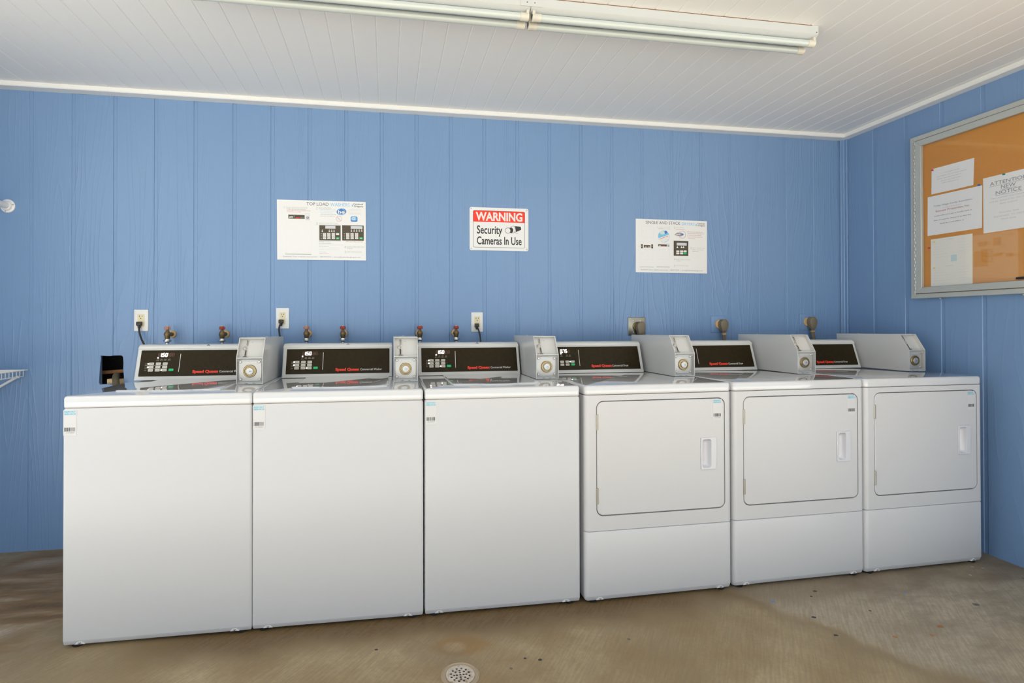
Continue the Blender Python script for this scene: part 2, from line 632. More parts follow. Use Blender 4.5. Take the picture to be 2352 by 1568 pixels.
def in_frame(me, fr, dz=0.0):
    for v in me.vertices:
        v.co = fr.p(v.co.x, v.co.y, v.co.z + dz)
    me.update()
    finish(me)
    return me


TEXT = {}


def text_raw(s, bold):
    key = (s, bold)
    if key not in TEXT:
        cu = bpy.data.curves.new('letters', 'FONT')
        cu.body = s
        cu.size = 1.0
        cu.resolution_u = 3
        cu.offset = bold
        cu.extrude = 0.0
        ob = bpy.data.objects.new('letters', cu)
        me = bpy.data.meshes.new_from_object(ob)
        vs = [v.co.copy() for v in me.vertices]
        fs = [tuple(p.vertices) for p in me.polygons]
        bpy.data.objects.remove(ob)
        bpy.data.curves.remove(cu)
        bpy.data.meshes.remove(me)
        TEXT[key] = (vs, fs)
    return TEXT[key]


class Print:
    """flat ink on a surface: collects letters and shapes per colour, then makes one mesh per colour"""

    def __init__(self, fr, z=0.0004):
        self.fr, self.z, self.bms, self.k = fr, z, {}, 0

    def bm(self, mat):
        if mat not in self.bms:
            self.bms[mat] = B()
        return self.bms[mat]

    def text(self, s, x0, x1, y, cap, mat, bold=0.0, lean=0.0, z=None, slope=0.0, fit=True):
        vs, fs = text_raw(s, bold)
        if not vs:
            return
        xa, xb = min(v.x for v in vs), max(v.x for v in vs)
        sx = (x1 - x0) / (xb - xa) if fit else cap / 0.7
        sy = cap / 0.7
        if not fit:
            x0 = (x0 + x1) / 2 - (xb - xa) * sx / 2
        b = self.bm(mat)
        zz = self.z if z is None else z
        nv = []
        for v in vs:
            px = x0 + (v.x - xa) * sx + v.y * sy * lean
            nv.append(b.verts.new(self.fr.p(px, y + v.y * sy + (px - x0) * slope, zz)))
        for f in fs:
            try:
                b.faces.new([nv[i] for i in f])
            except ValueError:
                pass

    def poly(self, pts, mat, z=None):
        b = self.bm(mat)
        zz = self.z if z is None else z
        b.faces.new([b.verts.new(self.fr.p(x, y, zz)) for x, y in pts])

    def rect(self, x0, x1, y0, y1, mat, z=None, r=0.0):
        self.poly(rrect(x0, x1, y0, y1, r, 3) if r else [(x0, y0), (x1, y0), (x1, y1), (x0, y1)], mat, z)

    def line(self, a, b_, w, mat, z=None):
        a, b_ = Vector((*a, 0)), Vector((*b_, 0))
        d = (b_ - a).normalized()
        n = Vector((-d.y, d.x, 0)) * (w / 2)
        self.poly([tuple(q)[:2] for q in (a - n, b_ - n, b_ + n, a + n)], mat, z)

    def ring(self, cx, cy, r, w, mat, z=None, n=32):
        b = self.bm(mat)
        zz = self.z if z is None else z
        o = [b.verts.new(self.fr.p(x, y, zz)) for x, y in circ(cx, cy, r, n=n)]
        i = [b.verts.new(self.fr.p(x, y, zz)) for x, y in circ(cx, cy, r - w, n=n)]
        for k in range(n):
            j = (k + 1) % n
            b.faces.new((o[k], o[j], i[j], i[k]))

    def words(self, x0, x1, y, h, mat, seed=0, z=None):
        """a line of print too small to read: word-long dashes"""
        rr = random.Random(seed)
        x = x0
        t = h * 0.42
        while x < x1 - t:
            for _ in range(rr.randint(2, 8)):
                if x > x1 - t:
                    break
                hh = h * rr.choice((0.34, 0.34, 0.40, 0.52))
                self.rect(x, x + t, y - h * 0.34, y - h * 0.34 + hh * 1.6, mat, z)
                x += t * 1.55
            x += h * 0.55

    def build(self, parent, name='lettering'):
        out = []
        for mat, b in self.bms.items():
            bmesh.ops.triangulate(b, faces=[f for f in b.faces if len(f.verts) > 4])
            me = bpy.data.meshes.new(name)
            b.to_mesh(me)
            b.free()
            me.materials.append(MATS[mat])
            o = bpy.data.objects.new(name, me)
            C.objects.link(o)
            o.parent = parent
            o['kind'] = 'stuff'
            out.append(o)
        self.bms = {}
        return out


def copy_obj(src, parent=None, loc=None):
    o = src.copy()
    C.objects.link(o)
    if parent is not None:
        o.parent = parent
    if loc is not None:
        o.location = loc
    return o


# ================================================================== THE SETTING
# ---- floor
bm = B()
add_box(bm, XO, XQ, -4.6, 0.012, -0.12, 0.0)
floor = struct(obj('floor', bm, 'concrete'), 'stained tan concrete floor')

bm = B()
add_box(bm, -30, 30, -40, -4.6, -0.2, -0.01)  # unseen ground, added to throw sunlight up to the ceiling
add_box(bm, -30, XO, -4.6, 8, -0.2, -0.01)
add_box(bm, XQ, 30, -4.6, 8, -0.2, -0.01)
ground = struct(obj('ground', bm, 'bounce_ground'), 'unseen pale ground added outside to bounce light in')

# ---- back wall: backing board with a rough square cut in it, grooved siding planks in front
HX0, HX1, HZ0, HZ1 = -2.765, -2.646, 0.855, 1.008
bm = B()
add_box(bm, XO, HX0, 0.0035, 0.03, 0, 2.55)
add_box(bm, HX1, XR + 0.1, 0.0035, 0.03, 0, 2.55)
add_box(bm, HX0, HX1, 0.0035, 0.03, 0, HZ0)
add_box(bm, HX0, HX1, 0.0035, 0.03, HZ1, 2.55)
wall_back = struct(obj('wall_back', bm, 'blue_paint_back'), 'blue painted grooved siding wall behind the machines')
G0, GS = -3.0911, 0.2002
GROOVE = 0.0175
edges = [XL]
x = G0 - GS * 2
while x < XR:
    if x > XL + 0.02:
        edges.append(x)
    x += GS
edges.append(XR)


def plank_bm(w, h):
    """siding plank: x 0..w, front at y 0, z 0..h"""
    b = B()
    pr = [(0, 0.0045), (0, 0.0024), (0.0022, 0), (w - 0.0022, 0), (w, 0.0024), (w, 0.0045)]
    return loft(b, [[(x_, y_, z_) for x_, y_ in pr] for z_ in (0, h)])


plank_me = {}
for a, b in zip(edges[:-1], edges[1:]):
    x0, x1 = a + GROOVE / 2, b - GROOVE / 2
    if b > HX0 and a < HX1:
        # the two planks that the rough hole is cut through
        fr = Frame((0, 0, 0))
        if a < HX0:
            pts = [(x0, 0), (x1, 0), (x1, HZ0 - 0.002), (-2.715, HZ0 + 0.001), (-2.762, HZ0 + 0.001), (-2.766, HZ0 + 0.012), (-2.763, 0.92),
                   (-2.760, 0.965), (-2.757, 0.994), (-2.759, 1.008), (-2.735, 1.006), (-2.715, 1.005), (x1, 1.007), (x1, HT), (x0, HT)]
        else:
            pts = [(x0, 0), (x1, 0), (x1, HT), (x0, HT), (x0, 1.009), (-2.672, 1.009), (-2.656, 1.007), (-2.650, 0.999), (-2.648, 0.97), (-2.649, 0.94),
                   (-2.646, 0.90), (-2.645, 0.87), (-2.648, 0.853), (x0, HZ0 - 0.001)]
        me = curve_mesh([pts], 0.0095, 0.0012)
        in_frame(me, Frame((0, 0, 0)))
        obj('plank', me, 'blue_paint_back', wall_back)
    else:
        w = round(x1 - x0, 4)
        if w not in plank_me:
            bmp = plank_bm(w, HT)
            o = obj('plank', bmp, 'blue_paint_back', wall_back)
            plank_me[w] = o
        else:
            o = copy_obj(plank_me[w], wall_back)
        o.location = (x0, 0, 0)

# cavity behind the hole
bm = B()
add_box(bm, -2.95, -2.45, 0.19, 0.20, 0.60, 1.2)
add_box(bm, -2.96, -2.95, 0.03, 0.20, 0.60, 1.2)
add_box(bm, -2.45, -2.44, 0.03, 0.20, 0.60, 1.2)
add_box(bm, -2.96, -2.44, 0.03, 0.20, 1.2, 1.21)
add_box(bm, -2.96, -2.44, 0.03, 0.20, 0.59, 0.60)
obj('cavity_lining', bm, 'cavity_black', wall_back)
bm = B()
loft(bm, [[(xx, 0.09, z0), (xx, 0.12, z0), (xx, 0.12, z0 + 0.018), (xx, 0.09, z0 + 0.018)] for xx, z0 in ((-2.93, 0.893), (-2.46, 0.924))])
obj('brace_board', bm, 'raw_board', wall_back)
obj('stud_block', box(-2.745, -2.60, 0.035, 0.085, 0.82, 0.880, 0.002), 'pine_block', wall_back)

# ---- right wall
bm = B()
add_box(bm, XR + 0.0035, XR + 0.10, YR, 0.10, 0, 2.55)
wall_right = struct(obj('wall_right', bm, 'blue_paint_side'), 'blue painted grooved siding wall with the notice case')
ys = [0.0]
y = -0.217
while y > YR + 0.05:
    ys.append(y)
    y -= 0.1985
ys.append(YR)
side_me = {}
for a, b in zip(ys[:-1], ys[1:]):
    y0, y1 = b + GROOVE / 2, a - GROOVE / 2
    w = round(y1 - y0, 4)
    if w not in side_me:
        bmp = B()
        pr = [(0.0045, 0), (0.0024, 0), (0, 0.0022), (0, w - 0.0022), (0.0024, w), (0.0045, w)]
        loft(bmp, [[(x_, y_, z_) for x_, y_ in pr] for z_ in (0, HT)])
        o = obj('plank', bmp, 'blue_paint_side', wall_right)
        side_me[w] = o
    else:
        o = copy_obj(side_me[w], wall_right)
    o.location = (XR, y0, 0)

# ---- left wall (out of frame, carries the shelf; cut short to let light in from the left)
wall_left = struct(obj('wall_left', box(XL - 0.1, XL, -1.0, 0.03, 0, 2.55), 'blue_paint_side'), 'short blue painted side wall')

# ---- ceiling: narrow tongue and groove boards running towards the camera
bm = B()
add_box(bm, XO, XQ, YF - 0.4, 0.1, HC + 0.006, HC + 0.10)
ceiling = struct(obj('ceiling', bm, 'ceiling_paint'), 'white board ceiling')
CS = 0.0991
cx = -3.0893 - CS * 19
first = None
while cx < XQ:
    if first is None:
        b = B()
        v = 0.0042
        w = CS
        d = 0.0024
        pr = [(0.0, HC + 0.0065), (0.0, HC + d), (v, HC), (w - v, HC), (w, HC + d), (w, HC + 0.0065)]
        loft(b, [[(px, yy, pz) for px, pz in pr] for yy in (0.005, YF - 0.38)])
        first = obj('board', b, 'ceiling_paint', ceiling, 12)
        o = first
    else:
        o = copy_obj(first, ceiling)
    o.location = (cx, 0, 0)
    cx += CS

# ---- trims
bm = B()
TD = 0.056
loft(bm, [[(xx, 0.0, HT), (xx, -TD + 0.004, HT), (xx, -TD, HT + 0.004), (xx, -TD, HC + 0.004), (xx, 0.0, HC + 0.004)] for xx in (XL, XR)])
struct(obj('trim_1', bm, 'trim_paint'), 'white ceiling trim along the back wall')
bm = B()
loft(bm, [[(XR, yy, HT), (XR - TD + 0.004, yy, HT), (XR - TD, yy, HT + 0.004), (XR - TD, yy, HC + 0.004), (XR, yy, HC + 0.004)] for yy in (-TD, YR)])
struct(obj('trim_2', bm, 'trim_paint'), 'white ceiling trim along the right wall')
bm = B()
L_ = [(0, 0), (-0.030, 0), (-0.034, -0.004), (-0.034, -0.009), (-0.031, -0.012), (-0.016, -0.012), (-0.012, -0.016), (-0.012, -0.031), (-0.009, -0.034), (-0.004, -0.034), (0, -0.030)]
loft(bm, [[(XR + a, b, zz) for a, b in L_] for zz in (0, HT)])
struct(obj('trim_3', bm, 'blue_paint_back'), 'blue corner moulding')


# ================================================================== MACHINES
def rfb(bm, w, y1, r, levels, n=6, y0=0.0):
    """block with rounded front corners: levels are (z, inset); front at y0, back at y1"""
    rings = []
    for lv in levels:
        z, fi = lv[0], lv[1]
        i = lv[2] if len(lv) > 2 else fi
        rr = max(r - max(i, fi), 0.001)
        ring = [(i, y1, z)]
        for k in range(n + 1):
            a = math.radians(180 + 90 * k / n)
            ring.append((i + rr + rr * math.cos(a), y0 + fi + rr + rr * math.sin(a), z))
        for k in range(n + 1):
            a = math.radians(270 + 90 * k / n)
            ring.append((w - i - rr + rr * math.cos(a), y0 + fi + rr + rr * math.sin(a), z))
        ring.append((w - i, y1, z))
        rings.append(ring)
    return loft(bm, rings)


DEPTH = 0.711
ZT = 0.9135
CON_Y, CON_Z = 0.512, ZT + 0.002      # foot of the console front
CON_TY, CON_TZ = 0.556, 1.056         # top of the console face
slope_v = Vector((0, CON_TY - CON_Y, CON_TZ - CON_Z)).normalized()


def console_frame():
    """dark panel frame: origin at its lower left, x from the machine's left edge"""
    t = (0.932 - CON_Z) / slope_v.z
    return Frame((0, CON_Y + slope_v.y * t, CON_Z + slope_v.z * t), (1, 0, 0), slope_v)


def build_console(root, w):
    x0, x1 = 0.004, w
    prof = [(CON_Y, CON_Z), (CON_TY, CON_TZ), (CON_TY + 0.006, CON_TZ + 0.003), (CON_TY + 0.005, CON_TZ + 0.012), (CON_TY + 0.010, CON_TZ + 0.018),
            (CON_TY + 0.022, CON_TZ + 0.022), (0.665, CON_TZ + 0.020), (0.690, CON_TZ - 0.01), (0.694, CON_Z)]
    b = B()
    rings = [[(x, p[0], p[1]) for p in prof] for x in (x0, x1)]
    vr = [[b.verts.new(p) for p in r] for r in rings]
    n = len(prof)
    for i in range(n):
        j = (i + 1) % n
        b.faces.new((vr[0][i], vr[0][j], vr[1][j], vr[1][i]))
    c0 = b.faces.new(vr[0])
    c1 = b.faces.new(vr[1])
    eds = [e for f in (c0, c1) for e in f.edges if not all(abs(v.co.z - CON_Z) < 1e-6 for v in e.verts)]
    bmesh.ops.bevel(b, geom=eds, offset=0.007, segments=3, profile=0.5, affect='EDGES', clamp_overlap=True)
    return obj('console', b, 'white_plastic', root, 30)


def led_segments(pr, digits, x0, y0, h, mat, z, dotafter=None):
    """seven-segment figures"""
    seg = {'0': 'abcdef', '1': 'bc', '5': 'afgcd', '7': 'abc', '8': 'abcdefg'}
    w = h * 0.52
    t = h * 0.17
    x = x0
    for i, d in enumerate(digits):
        lean = lambda px, py: (px + (py - y0) * 0.08, py)
        L = {'a': ((0, h), (w, h)), 'g': ((0, h / 2), (w, h / 2)), 'd': ((0, 0), (w, 0)), 'f': ((0, h / 2), (0, h)), 'b': ((w, h / 2), (w, h)),
             'e': ((0, 0), (0, h / 2)), 'c': ((w, 0), (w, h / 2))}
        for s in seg[d]:
            (ax, ay), (bx, by) = L[s]
            pr.line(lean(x + ax, y0 + ay), lean(x + bx, y0 + by), t, mat, z)
        if dotafter == i:
            pr.rect(x + w + h * 0.12, x + w + h * 0.30, y0 - t / 2, y0 + t, mat, z)
        x += h * 0.86


def build_panel(root, con, x0, x1, kind):
    """the dark control fascia and what is on it; u is metres from the fascia's left end"""
    fr0 = console_frame()
    H = 0.1245
    fr = Frame(fr0.p(x0, 0, 0), fr0.u, fr0.v)
    b = plate(B(), fr, rrect(0, x1 - x0, 0, H, 0.002, 2), -0.001, 0.0015, 0.0004, 1)
    panel = obj('control_panel', b, 'dark_panel', root)
    panel['label'] = 'dark brown control fascia'
    Z = 0.0019
    pr = Print(fr, Z)
    mm = 0.00095 if kind == 'washer' else 0.001
    top = lambda v: H - v * 0.001
    red, tail = ((245, 365), (371, 481)) if kind == 'washer' else ((233, 347), (350, 442))
    pr.text('Speed Queen', red[0] * mm, red[1] * mm, top(110.5), 0.0125, 'print_red', bold=0.055)
    pr.text('Commercial Washer' if kind == 'washer' else 'Commercial Dryer', tail[0] * mm, tail[1] * mm, top(110), 0.0105, 'print_white', bold=0.004)
    if kind == 'washer':
        led_segments(pr, '8', 78.5 * mm, top(30), 0.0145, 'led_off', Z)
        led_segments(pr, '888', (78.5 + 38) * mm, top(30), 0.0145, 'led_off', Z)
        led_segments(pr, '150', 83.5 * mm, top(30.5), 0.0155, 'led', Z + 0.0002, 0)
        pr.poly(circ(79 * mm, top(36.6), 0.0030, n=12), 'led', Z + 0.0002)
        for k, u in enumerate((79, 96.5, 114, 132)):
            pr.words((u - 7) * mm, (u + 7) * mm, top(48 if k else 50), 0.0032, 'print_grey', 3 + k)
            pr.words((u - 5) * mm, (u + 5) * mm, top(43), 0.0030, 'print_grey', 9 + k)
            if k:
                pr.poly(circ(u * mm, top(37), 0.0008, n=6), 'led_off', Z)
        for v in (73, 88):
            pr.rect(24 * mm, 127 * mm, top(v + 0.7), top(v - 0.7), 'print_grey')
        for k, v in enumerate((65, 80.5, 96)):
            pr.text(('Cycle', 'Soil', 'Temp')[k], 24 * mm, 33 * mm, top(v + 1.6), 0.0036, 'print_grey')
        lit = ((38.4, 65), (38.4, 80.3), (101.5, 95.6))
        div = 181.5
        rows = [(59, 42, 'button_grey'), (59, 73.2, 'button_grey'), (59, 104.4, 'button_grey'), (74.7, 41.5, 'button_grey'), (74.7, 72.7, 'button_grey'),
                (74.7, 104, 'button_grey'), (90, 41, 'button_grey'), (90, 72.5, 'button_grey'), (90, 104, 'button_grey'), (89, 134.5, 'button_green')]
        bw, bh = 22.5, 11.8
    else:
        led_segments(pr, '075', 69 * mm, top(31), 0.0155, 'led', Z + 0.0002, 0)
        led_segments(pr, '8', 111 * mm, top(31), 0.0145, 'led_off', Z)
        pr.poly(circ(71 * mm, top(37), 0.0030, n=12), 'led', Z + 0.0002)
        for k, u in enumerate((73, 104, 120)):
            pr.words((u - 7) * mm, (u + 7) * mm, top(51), 0.0030, 'print_grey', 3 + k)
            pr.words((u - 3) * mm, (u + 3) * mm, top(45), 0.0030, 'print_grey', 9 + k)
        lit = ((117.5, 80),)
        div = 169
        rows = [(74.5, 62.5, 'button_grey'), (74.5, 91.5, 'button_grey'), (74.5, 121, 'button_grey'), (90.5, 62.5, 'button_grey'), (90.5, 91.5, 'button_grey'), (90, 121, 'button_green')]
        bw, bh = 20.5, 11.5
    for u, v in lit:
        pr.poly(circ(u * mm, top(v), 0.0030, n=12), 'led', Z + 0.0002)
    pr.line((div * mm - 0.0004, top(104.5)), (div * mm + 0.0004, top(18)), 0.0022, 'print_white')
    for v, u, m in rows:
        bb = plate(B(), fr, rrect(u * mm, (u + bw) * mm, top(v + bh), top(v), 0.0022, 3), 0.0012, 0.0030, 0.0006, 1)
        obj('button', bb, m, panel)
        if m == 'button_grey':
            pr.words((u + 3) * mm, (u + bw - 3) * mm, top(v + bh / 2), 0.0026, 'print_dark', int(u * 7 + v), 0.0033)
    pr.build(panel)
    if kind == 'washer':
        b = B()
        c = Vector((0.312, CON_TY + 0.0075, CON_TZ + 0.0135))
        add_lathe(b, c + Vector((0, 0.004, 0)), (0, -1, 0.15), [(0, 0.0062), (0.0045, 0.0062), (0.005, 0.0045), (0.003, 0.004)], 18)
        obj('key_switch', b, 'cord_black', root)
    return panel


def build_coin_box(root, x0, w):
    x1 = x0 + w
    fy, by = 0.262, 0.700
    z0, zb, zt, ty = ZT + 0.002, 1.029, 1.114, 0.312
    rec = 0.019
    t = 0.0026
    b = B()
    prof = [(fy, z0), (fy, zb), (ty, zt), (by, zt - 0.004), (by, z0)]
    # two side walls
    for xs in (x0, x1 - t):
        va = [b.verts.new((xs, y, z)) for y, z in prof]
        vb = [b.verts.new((xs + t, y, z)) for y, z in prof]
        b.faces.new(va)
        b.faces.new(vb)
        for i in range(5):
            j = (i + 1) % 5
            b.faces.new((va[i], va[j], vb[j], vb[i]))
    sl = Vector((0, ty - fy, zt - zb)).normalized()
    nin = Vector((0, sl.z, -sl.y))            # pointing into the box
    def slab(pts):
        va = [b.verts.new((x0 + t, y, z)) for y, z in pts]
        vb = [b.verts.new((x1 - t, y, z)) for y, z in pts]
        b.faces.new(va)
        b.faces.new(vb)
        for i in range(len(pts)):
            j = (i + 1) % len(pts)
            b.faces.new((va[i], va[j], vb[j], vb[i]))
    slab([(ty, zt), (by, zt - 0.004), (by, zt - 0.007), (ty + 0.001, zt - 0.0035)])                 # lid
    slab([(fy, z0), (fy, z0 + 0.003), (by, z0 + 0.003), (by, z0)])                                  # floor
    slab([(by - 0.003, z0), (by, z0), (by, zt - 0.004), (by - 0.003, zt - 0.004)])                  # back
    slab([(fy, zb - 0.002), (fy, zb + 0.001), (fy + rec + 0.004, zb - 0.004), (fy + rec + 0.004, zb - 0.008)])   # ledge
    p0 = Vector((0, fy, zb)) + nin * rec - sl * 0.008
    p1 = Vector((0, ty, zt)) + nin * rec + sl * 0.012
    slab([(p0.y, p0.z), (p1.y, p1.z), (p1.y + nin.y * 0.003, p1.z + nin.z * 0.003), (p0.y + nin.y * 0.003, p0.z + nin.z * 0.003)])   # sloping plate
    slab([(fy + rec, z0), (fy + rec, zb - 0.004), (fy + rec + 0.003, zb - 0.004), (fy + rec + 0.003, z0)])       # lower plate
    bmesh.ops.recalc_face_normals(b, faces=b.faces)
    cb = obj('coin_box', b, 'meter_paint', root)
    cb['label'] = 'grey-white steel coin meter'
    # vault door with its lock, in the lower recess
    fr = Frame((x0, fy + rec, z0), (1, 0, 0), (0, 0, 1))
    cxm = w * 0.49
    obj('vault_plate', plate(B(), fr, rrect(0.006, w - 0.008, 0.012, 0.1035, 0.002, 2), 0, 0.006, 0.0012), 'vault_metal', cb)
    bb = B()
    add_lathe(bb, fr.p(cxm, 0.056, 0.006), fr.n, [(0, 0.0275), (0.004, 0.0275), (0.006, 0.0255), (0.006, 0.022), (0.003, 0.0205), (0.003, 0.016)], 32)
    obj('lock_ring', bb, 'bronze', cb)
    bb = B()
    add_lathe(bb, fr.p(cxm, 0.056, 0.006), fr.n, [(0, 0.0155), (0.0075, 0.0155), (0.009, 0.0140), (0.009, 0.0)], 28)
    lc = obj('lock_cylinder', bb, 'steel_satin', cb)
    pl = Print(fr, 0.0154)
    pl.rect(cxm - 0.001, cxm + 0.0085, 0.0545, 0.0562, 'print_black')
    pl.ring(cxm + 0.003, 0.0535, 0.0062, 0.0005, 'print_mid')
    pl.build(cb, 'key_slot')
    for ux in (0.0145, w - 0.0175):
        for uz in (0.021, 0.0955):
            bb = B()
            add_lathe(bb, fr.p(ux, uz, 0.006), fr.n, [(0, 0.0062), (0.0015, 0.0062), (0.0036, 0.0045), (0.0045, 0.0)], 16)
            obj('bolt', bb, 'steel_satin', cb)
    pg = Print(fr, 0.0063)
    pg.text('GREENWALD', 0.028, w - 0.031, 0.0925, 0.006, 'print_pale')
    pg.build(cb)
    for ux in (0.36, 0.64):
        bb = B()
        add_lathe(bb, (x0 + w * ux, fy + 0.010, z0 + 0.0025), (0, 0, 1), [(0, 0.006), (0.0012, 0.006), (0.0012, 0.0)], 16)
        obj('floor_hole', bb, 'cord_black', cb)
    # coin slide and reject button on the sloping plate
    fs = Frame((x0 + t, p0.y, p0.z), (1, 0, 0), sl)
    hh = (p1 - p0).length
    y0_ = 0.014
    S = (hh - 0.026)
    Y = lambda f_: y0_ + S * (1 - f_)          # f_: 0 top .. 1 bottom of the window
    bb = B()
    plate(bb, fs, rrect(0.0245, 0.0325, Y(0.34), Y(0.04), 0.0035, 4), -0.001, 0.004, 0.0012)
    plate(bb, fs, rrect(0.0235, 0.0320, Y(0.90), Y(0.58), 0.0030, 4), -0.001, 0.004, 0.0012)
    plate(bb, fs, rrect(0.0150, 0.0400, Y(0.96), Y(0.885), 0.0030, 4), -0.001, 0.005, 0.0012)
    obj('slot_trim', bb, 'steel_satin', cb)
    bb = B()
    add_lathe(bb, fs.p(0.0225, Y(0.48), 0), fs.n, [(0, 0.0085), (0.003, 0.0085), (0.0045, 0.0068), (0.0045, 0.006), (0.008, 0.0056), (0.009, 0.004), (0.009, 0)], 22)
    obj('reject_button', bb, 'steel_satin', cb)
    ps = Print(fs, 0.0043)
    ps.rect(0.0276, 0.0292, Y(0.33), Y(0.07), 'print_black')
    ps.rect(0.0255, 0.0300, Y(0.88), Y(0.60), 'print_black')
    ps.rect(0.0200, 0.0350, Y(0.94), Y(0.91), 'print_black', 0.0053)
    ps.poly([(0.037, Y(0.14)), (0.042, Y(0.07)), (0.057, Y(0.07)), (0.062, Y(0.14)), (0.057, Y(0.21)), (0.042, Y(0.21))], 'print_light', 0.0004)
    ps.poly([(0.0376, Y(0.14)), (0.0423, Y(0.078)), (0.0567, Y(0.078)), (0.0614, Y(0.14)), (0.0567, Y(0.202)), (0.0423, Y(0.202))], 'meter_paint', 0.0007)
    ps.text('25¢', 0.0445, 0.0545, Y(0.165), 0.0045, 'print_mid', z=0.0010)
    ps.build(cb, 'slot')
    # hex screw on the lid
    bb = B()
    add_lathe(bb, (x0 + w * 0.45, 0.60, zt - 0.0045), (0, 0, 1), [(0, 0.006), (0.003, 0.006), (0.005, 0.003), (0.005, 0)], 12)
    obj('lid_screw', bb, 'steel_satin', cb)
    return cb


def sticker(root, fr, num, parent_name='service_sticker'):
    """REPORT SERVICE label, 43 x 93 mm; its machine-readable square is left blank"""
    w, h = 0.044, 0.093
    st = obj(parent_name, plate(B(), fr, rrect(0, w, 0, h, 0.002, 3), 0, 0.0003), 'sticker_film', root)
    pr = Print(fr, 0.0008)
    pr.text('REPORT', 0.0035, 0.0405, h - 0.0095, 0.0055, 'print_cyan', bold=0.03)
    pr.text('SERVICE', 0.0030, 0.0410, h - 0.0175, 0.0055, 'print_cyan', bold=0.03)
    rr = random.Random(num)
    x = 0.0035
    while x < 0.039:
        bw = rr.choice((0.0006, 0.0010, 0.0018, 0.0026))
        pr.rect(x, x + bw, 0.0155, 0.0295, rr.choice(('print_dark', 'print_dark', 'print_mid')))
        x += bw + rr.choice((0.0006, 0.0010, 0.0016))
    if num:
        pr.text(num, 0.009, 0.036, 0.0085, 0.0046, 'print_mid')
    pr.build(st)
    return st


def feet_and_screws(root, w, screw_x, front=0.0):
    for fx in (0.040, w - 0.042):
        for fy in (0.030, 0.660):
            b = B()
            add_lathe(b, (fx, fy, 0.0), (0, 0, 1), [(0, 0.019), (0.007, 0.021), (0.010, 0.016), (0.010, 0.008), (0.020, 0.008)], 20)
            obj('foot', b, 'rubber', root)
    for sx in screw_x:
        b = B()
        # pressed triangular dimple that carries the screw
        pts = [(sx - 0.017, 0.0135), (sx + 0.017, 0.0135), (sx + 0.0035, 0.0265), (sx - 0.0035, 0.0265)]
        fr = Frame((0, 0.0062, 0), (1, 0, 0), (0, 0, 1))
        plate(b, fr, pts, -0.004, 0.0042, 0.0012, 1)
        obj('screw_tab', b, 'enamel', root)
        b = B()
        add_lathe(b, (sx, 0.0022, 0.0192), (0, -1, 0), [(0, 0.0038), (0.0018, 0.0038), (0.0026, 0.0026), (0.0026, 0)], 14)
        obj('screw', b, 'hinge_metal', root)


def lid_outline():
    pts = [(0.150, 0.500), (0.128, 0.490), (0.124, 0.470), (0.124, 0.108), (0.130, 0.096), (0.142, 0.092), (0.235, 0.092)]
    for k in range(1, 8):
        t = k / 8.0
        s = t * t * (3 - 2 * t)
        pts.append((0.235 + 0.045 * t, 0.092 - 0.016 * s))
    pts.append((0.280, 0.076))
    pts.append((0.365, 0.076))
    for k in range(1, 8):
        t = k / 8.0
        s = t * t * (3 - 2 * t)
        pts.append((0.365 + 0.045 * t, 0.076 + 0.016 * s))
    pts += [(0.410, 0.092), (0.495, 0.092), (0.508, 0.096), (0.514, 0.108), (0.514, 0.470), (0.508, 0.490), (0.488, 0.500)]
    return pts


def build_washer(loc, rz, label, num, coin_x):
    root = thing('washing_machine', label, 'washer', loc, rz, 'top-load washers in the row')
    w = 0.651
    b = rfb(B(), w, DEPTH - 0.02, 0.010, [(0.012, 0.008, 0.005), (0.014, 0.0065, 0.002), (0.028, 0.0008, 0.0), (0.030, 0.0), (0.862, 0.0), (0.8685, 0.004)])
    obj('cabinet', b, 'enamel', root)
    b = rfb(B(), w, DEPTH, 0.012, [(0.8700, 0.003), (0.8725, 0.0005), (0.876, 0.0), (0.904, 0.0), (0.9095, 0.0022), (0.9125, 0.006), (ZT, 0.011)])
    obj('top', b, 'enamel_top', root)
    b = B()
    fr = Frame((0, 0, ZT), (1, 0, 0), (0, 1, 0))
    # raised lid with a soft rolled edge
    plate(b, fr, lid_outline(), 0.0, 0.0065, 0.0038, 3)
    obj('lid', b, 'enamel_top', root)
    con = build_console(root, 0.530)
    build_panel(root, con, 0.022, 0.516, 'washer')
    build_coin_box(root, coin_x, 0.1085)
    feet_and_screws(root, w, (0.058, 0.590))
    sticker(root, Frame((0.0035, -0.0003, 0.7705), (1, 0, 0), (0, 0, 1)), num)
    return root


WASH = [((-2.421, -0.9286, 0), -0.00639, 'white top-load washer at the left end of the row, beside the hole in the wall', 'A154422', 0.5215),
        ((-1.7693, -0.9304, 0), -0.00884, 'white top-load washer standing second from the left, below the top load washers poster', 'A154420', 0.5355),
        ((-1.1127, -0.9337, 0), -0.00197, 'white top-load washer standing right next to the dryers, below the warning sign', 'A154421', 0.5395)]
for a in WASH:
    build_washer(*a)


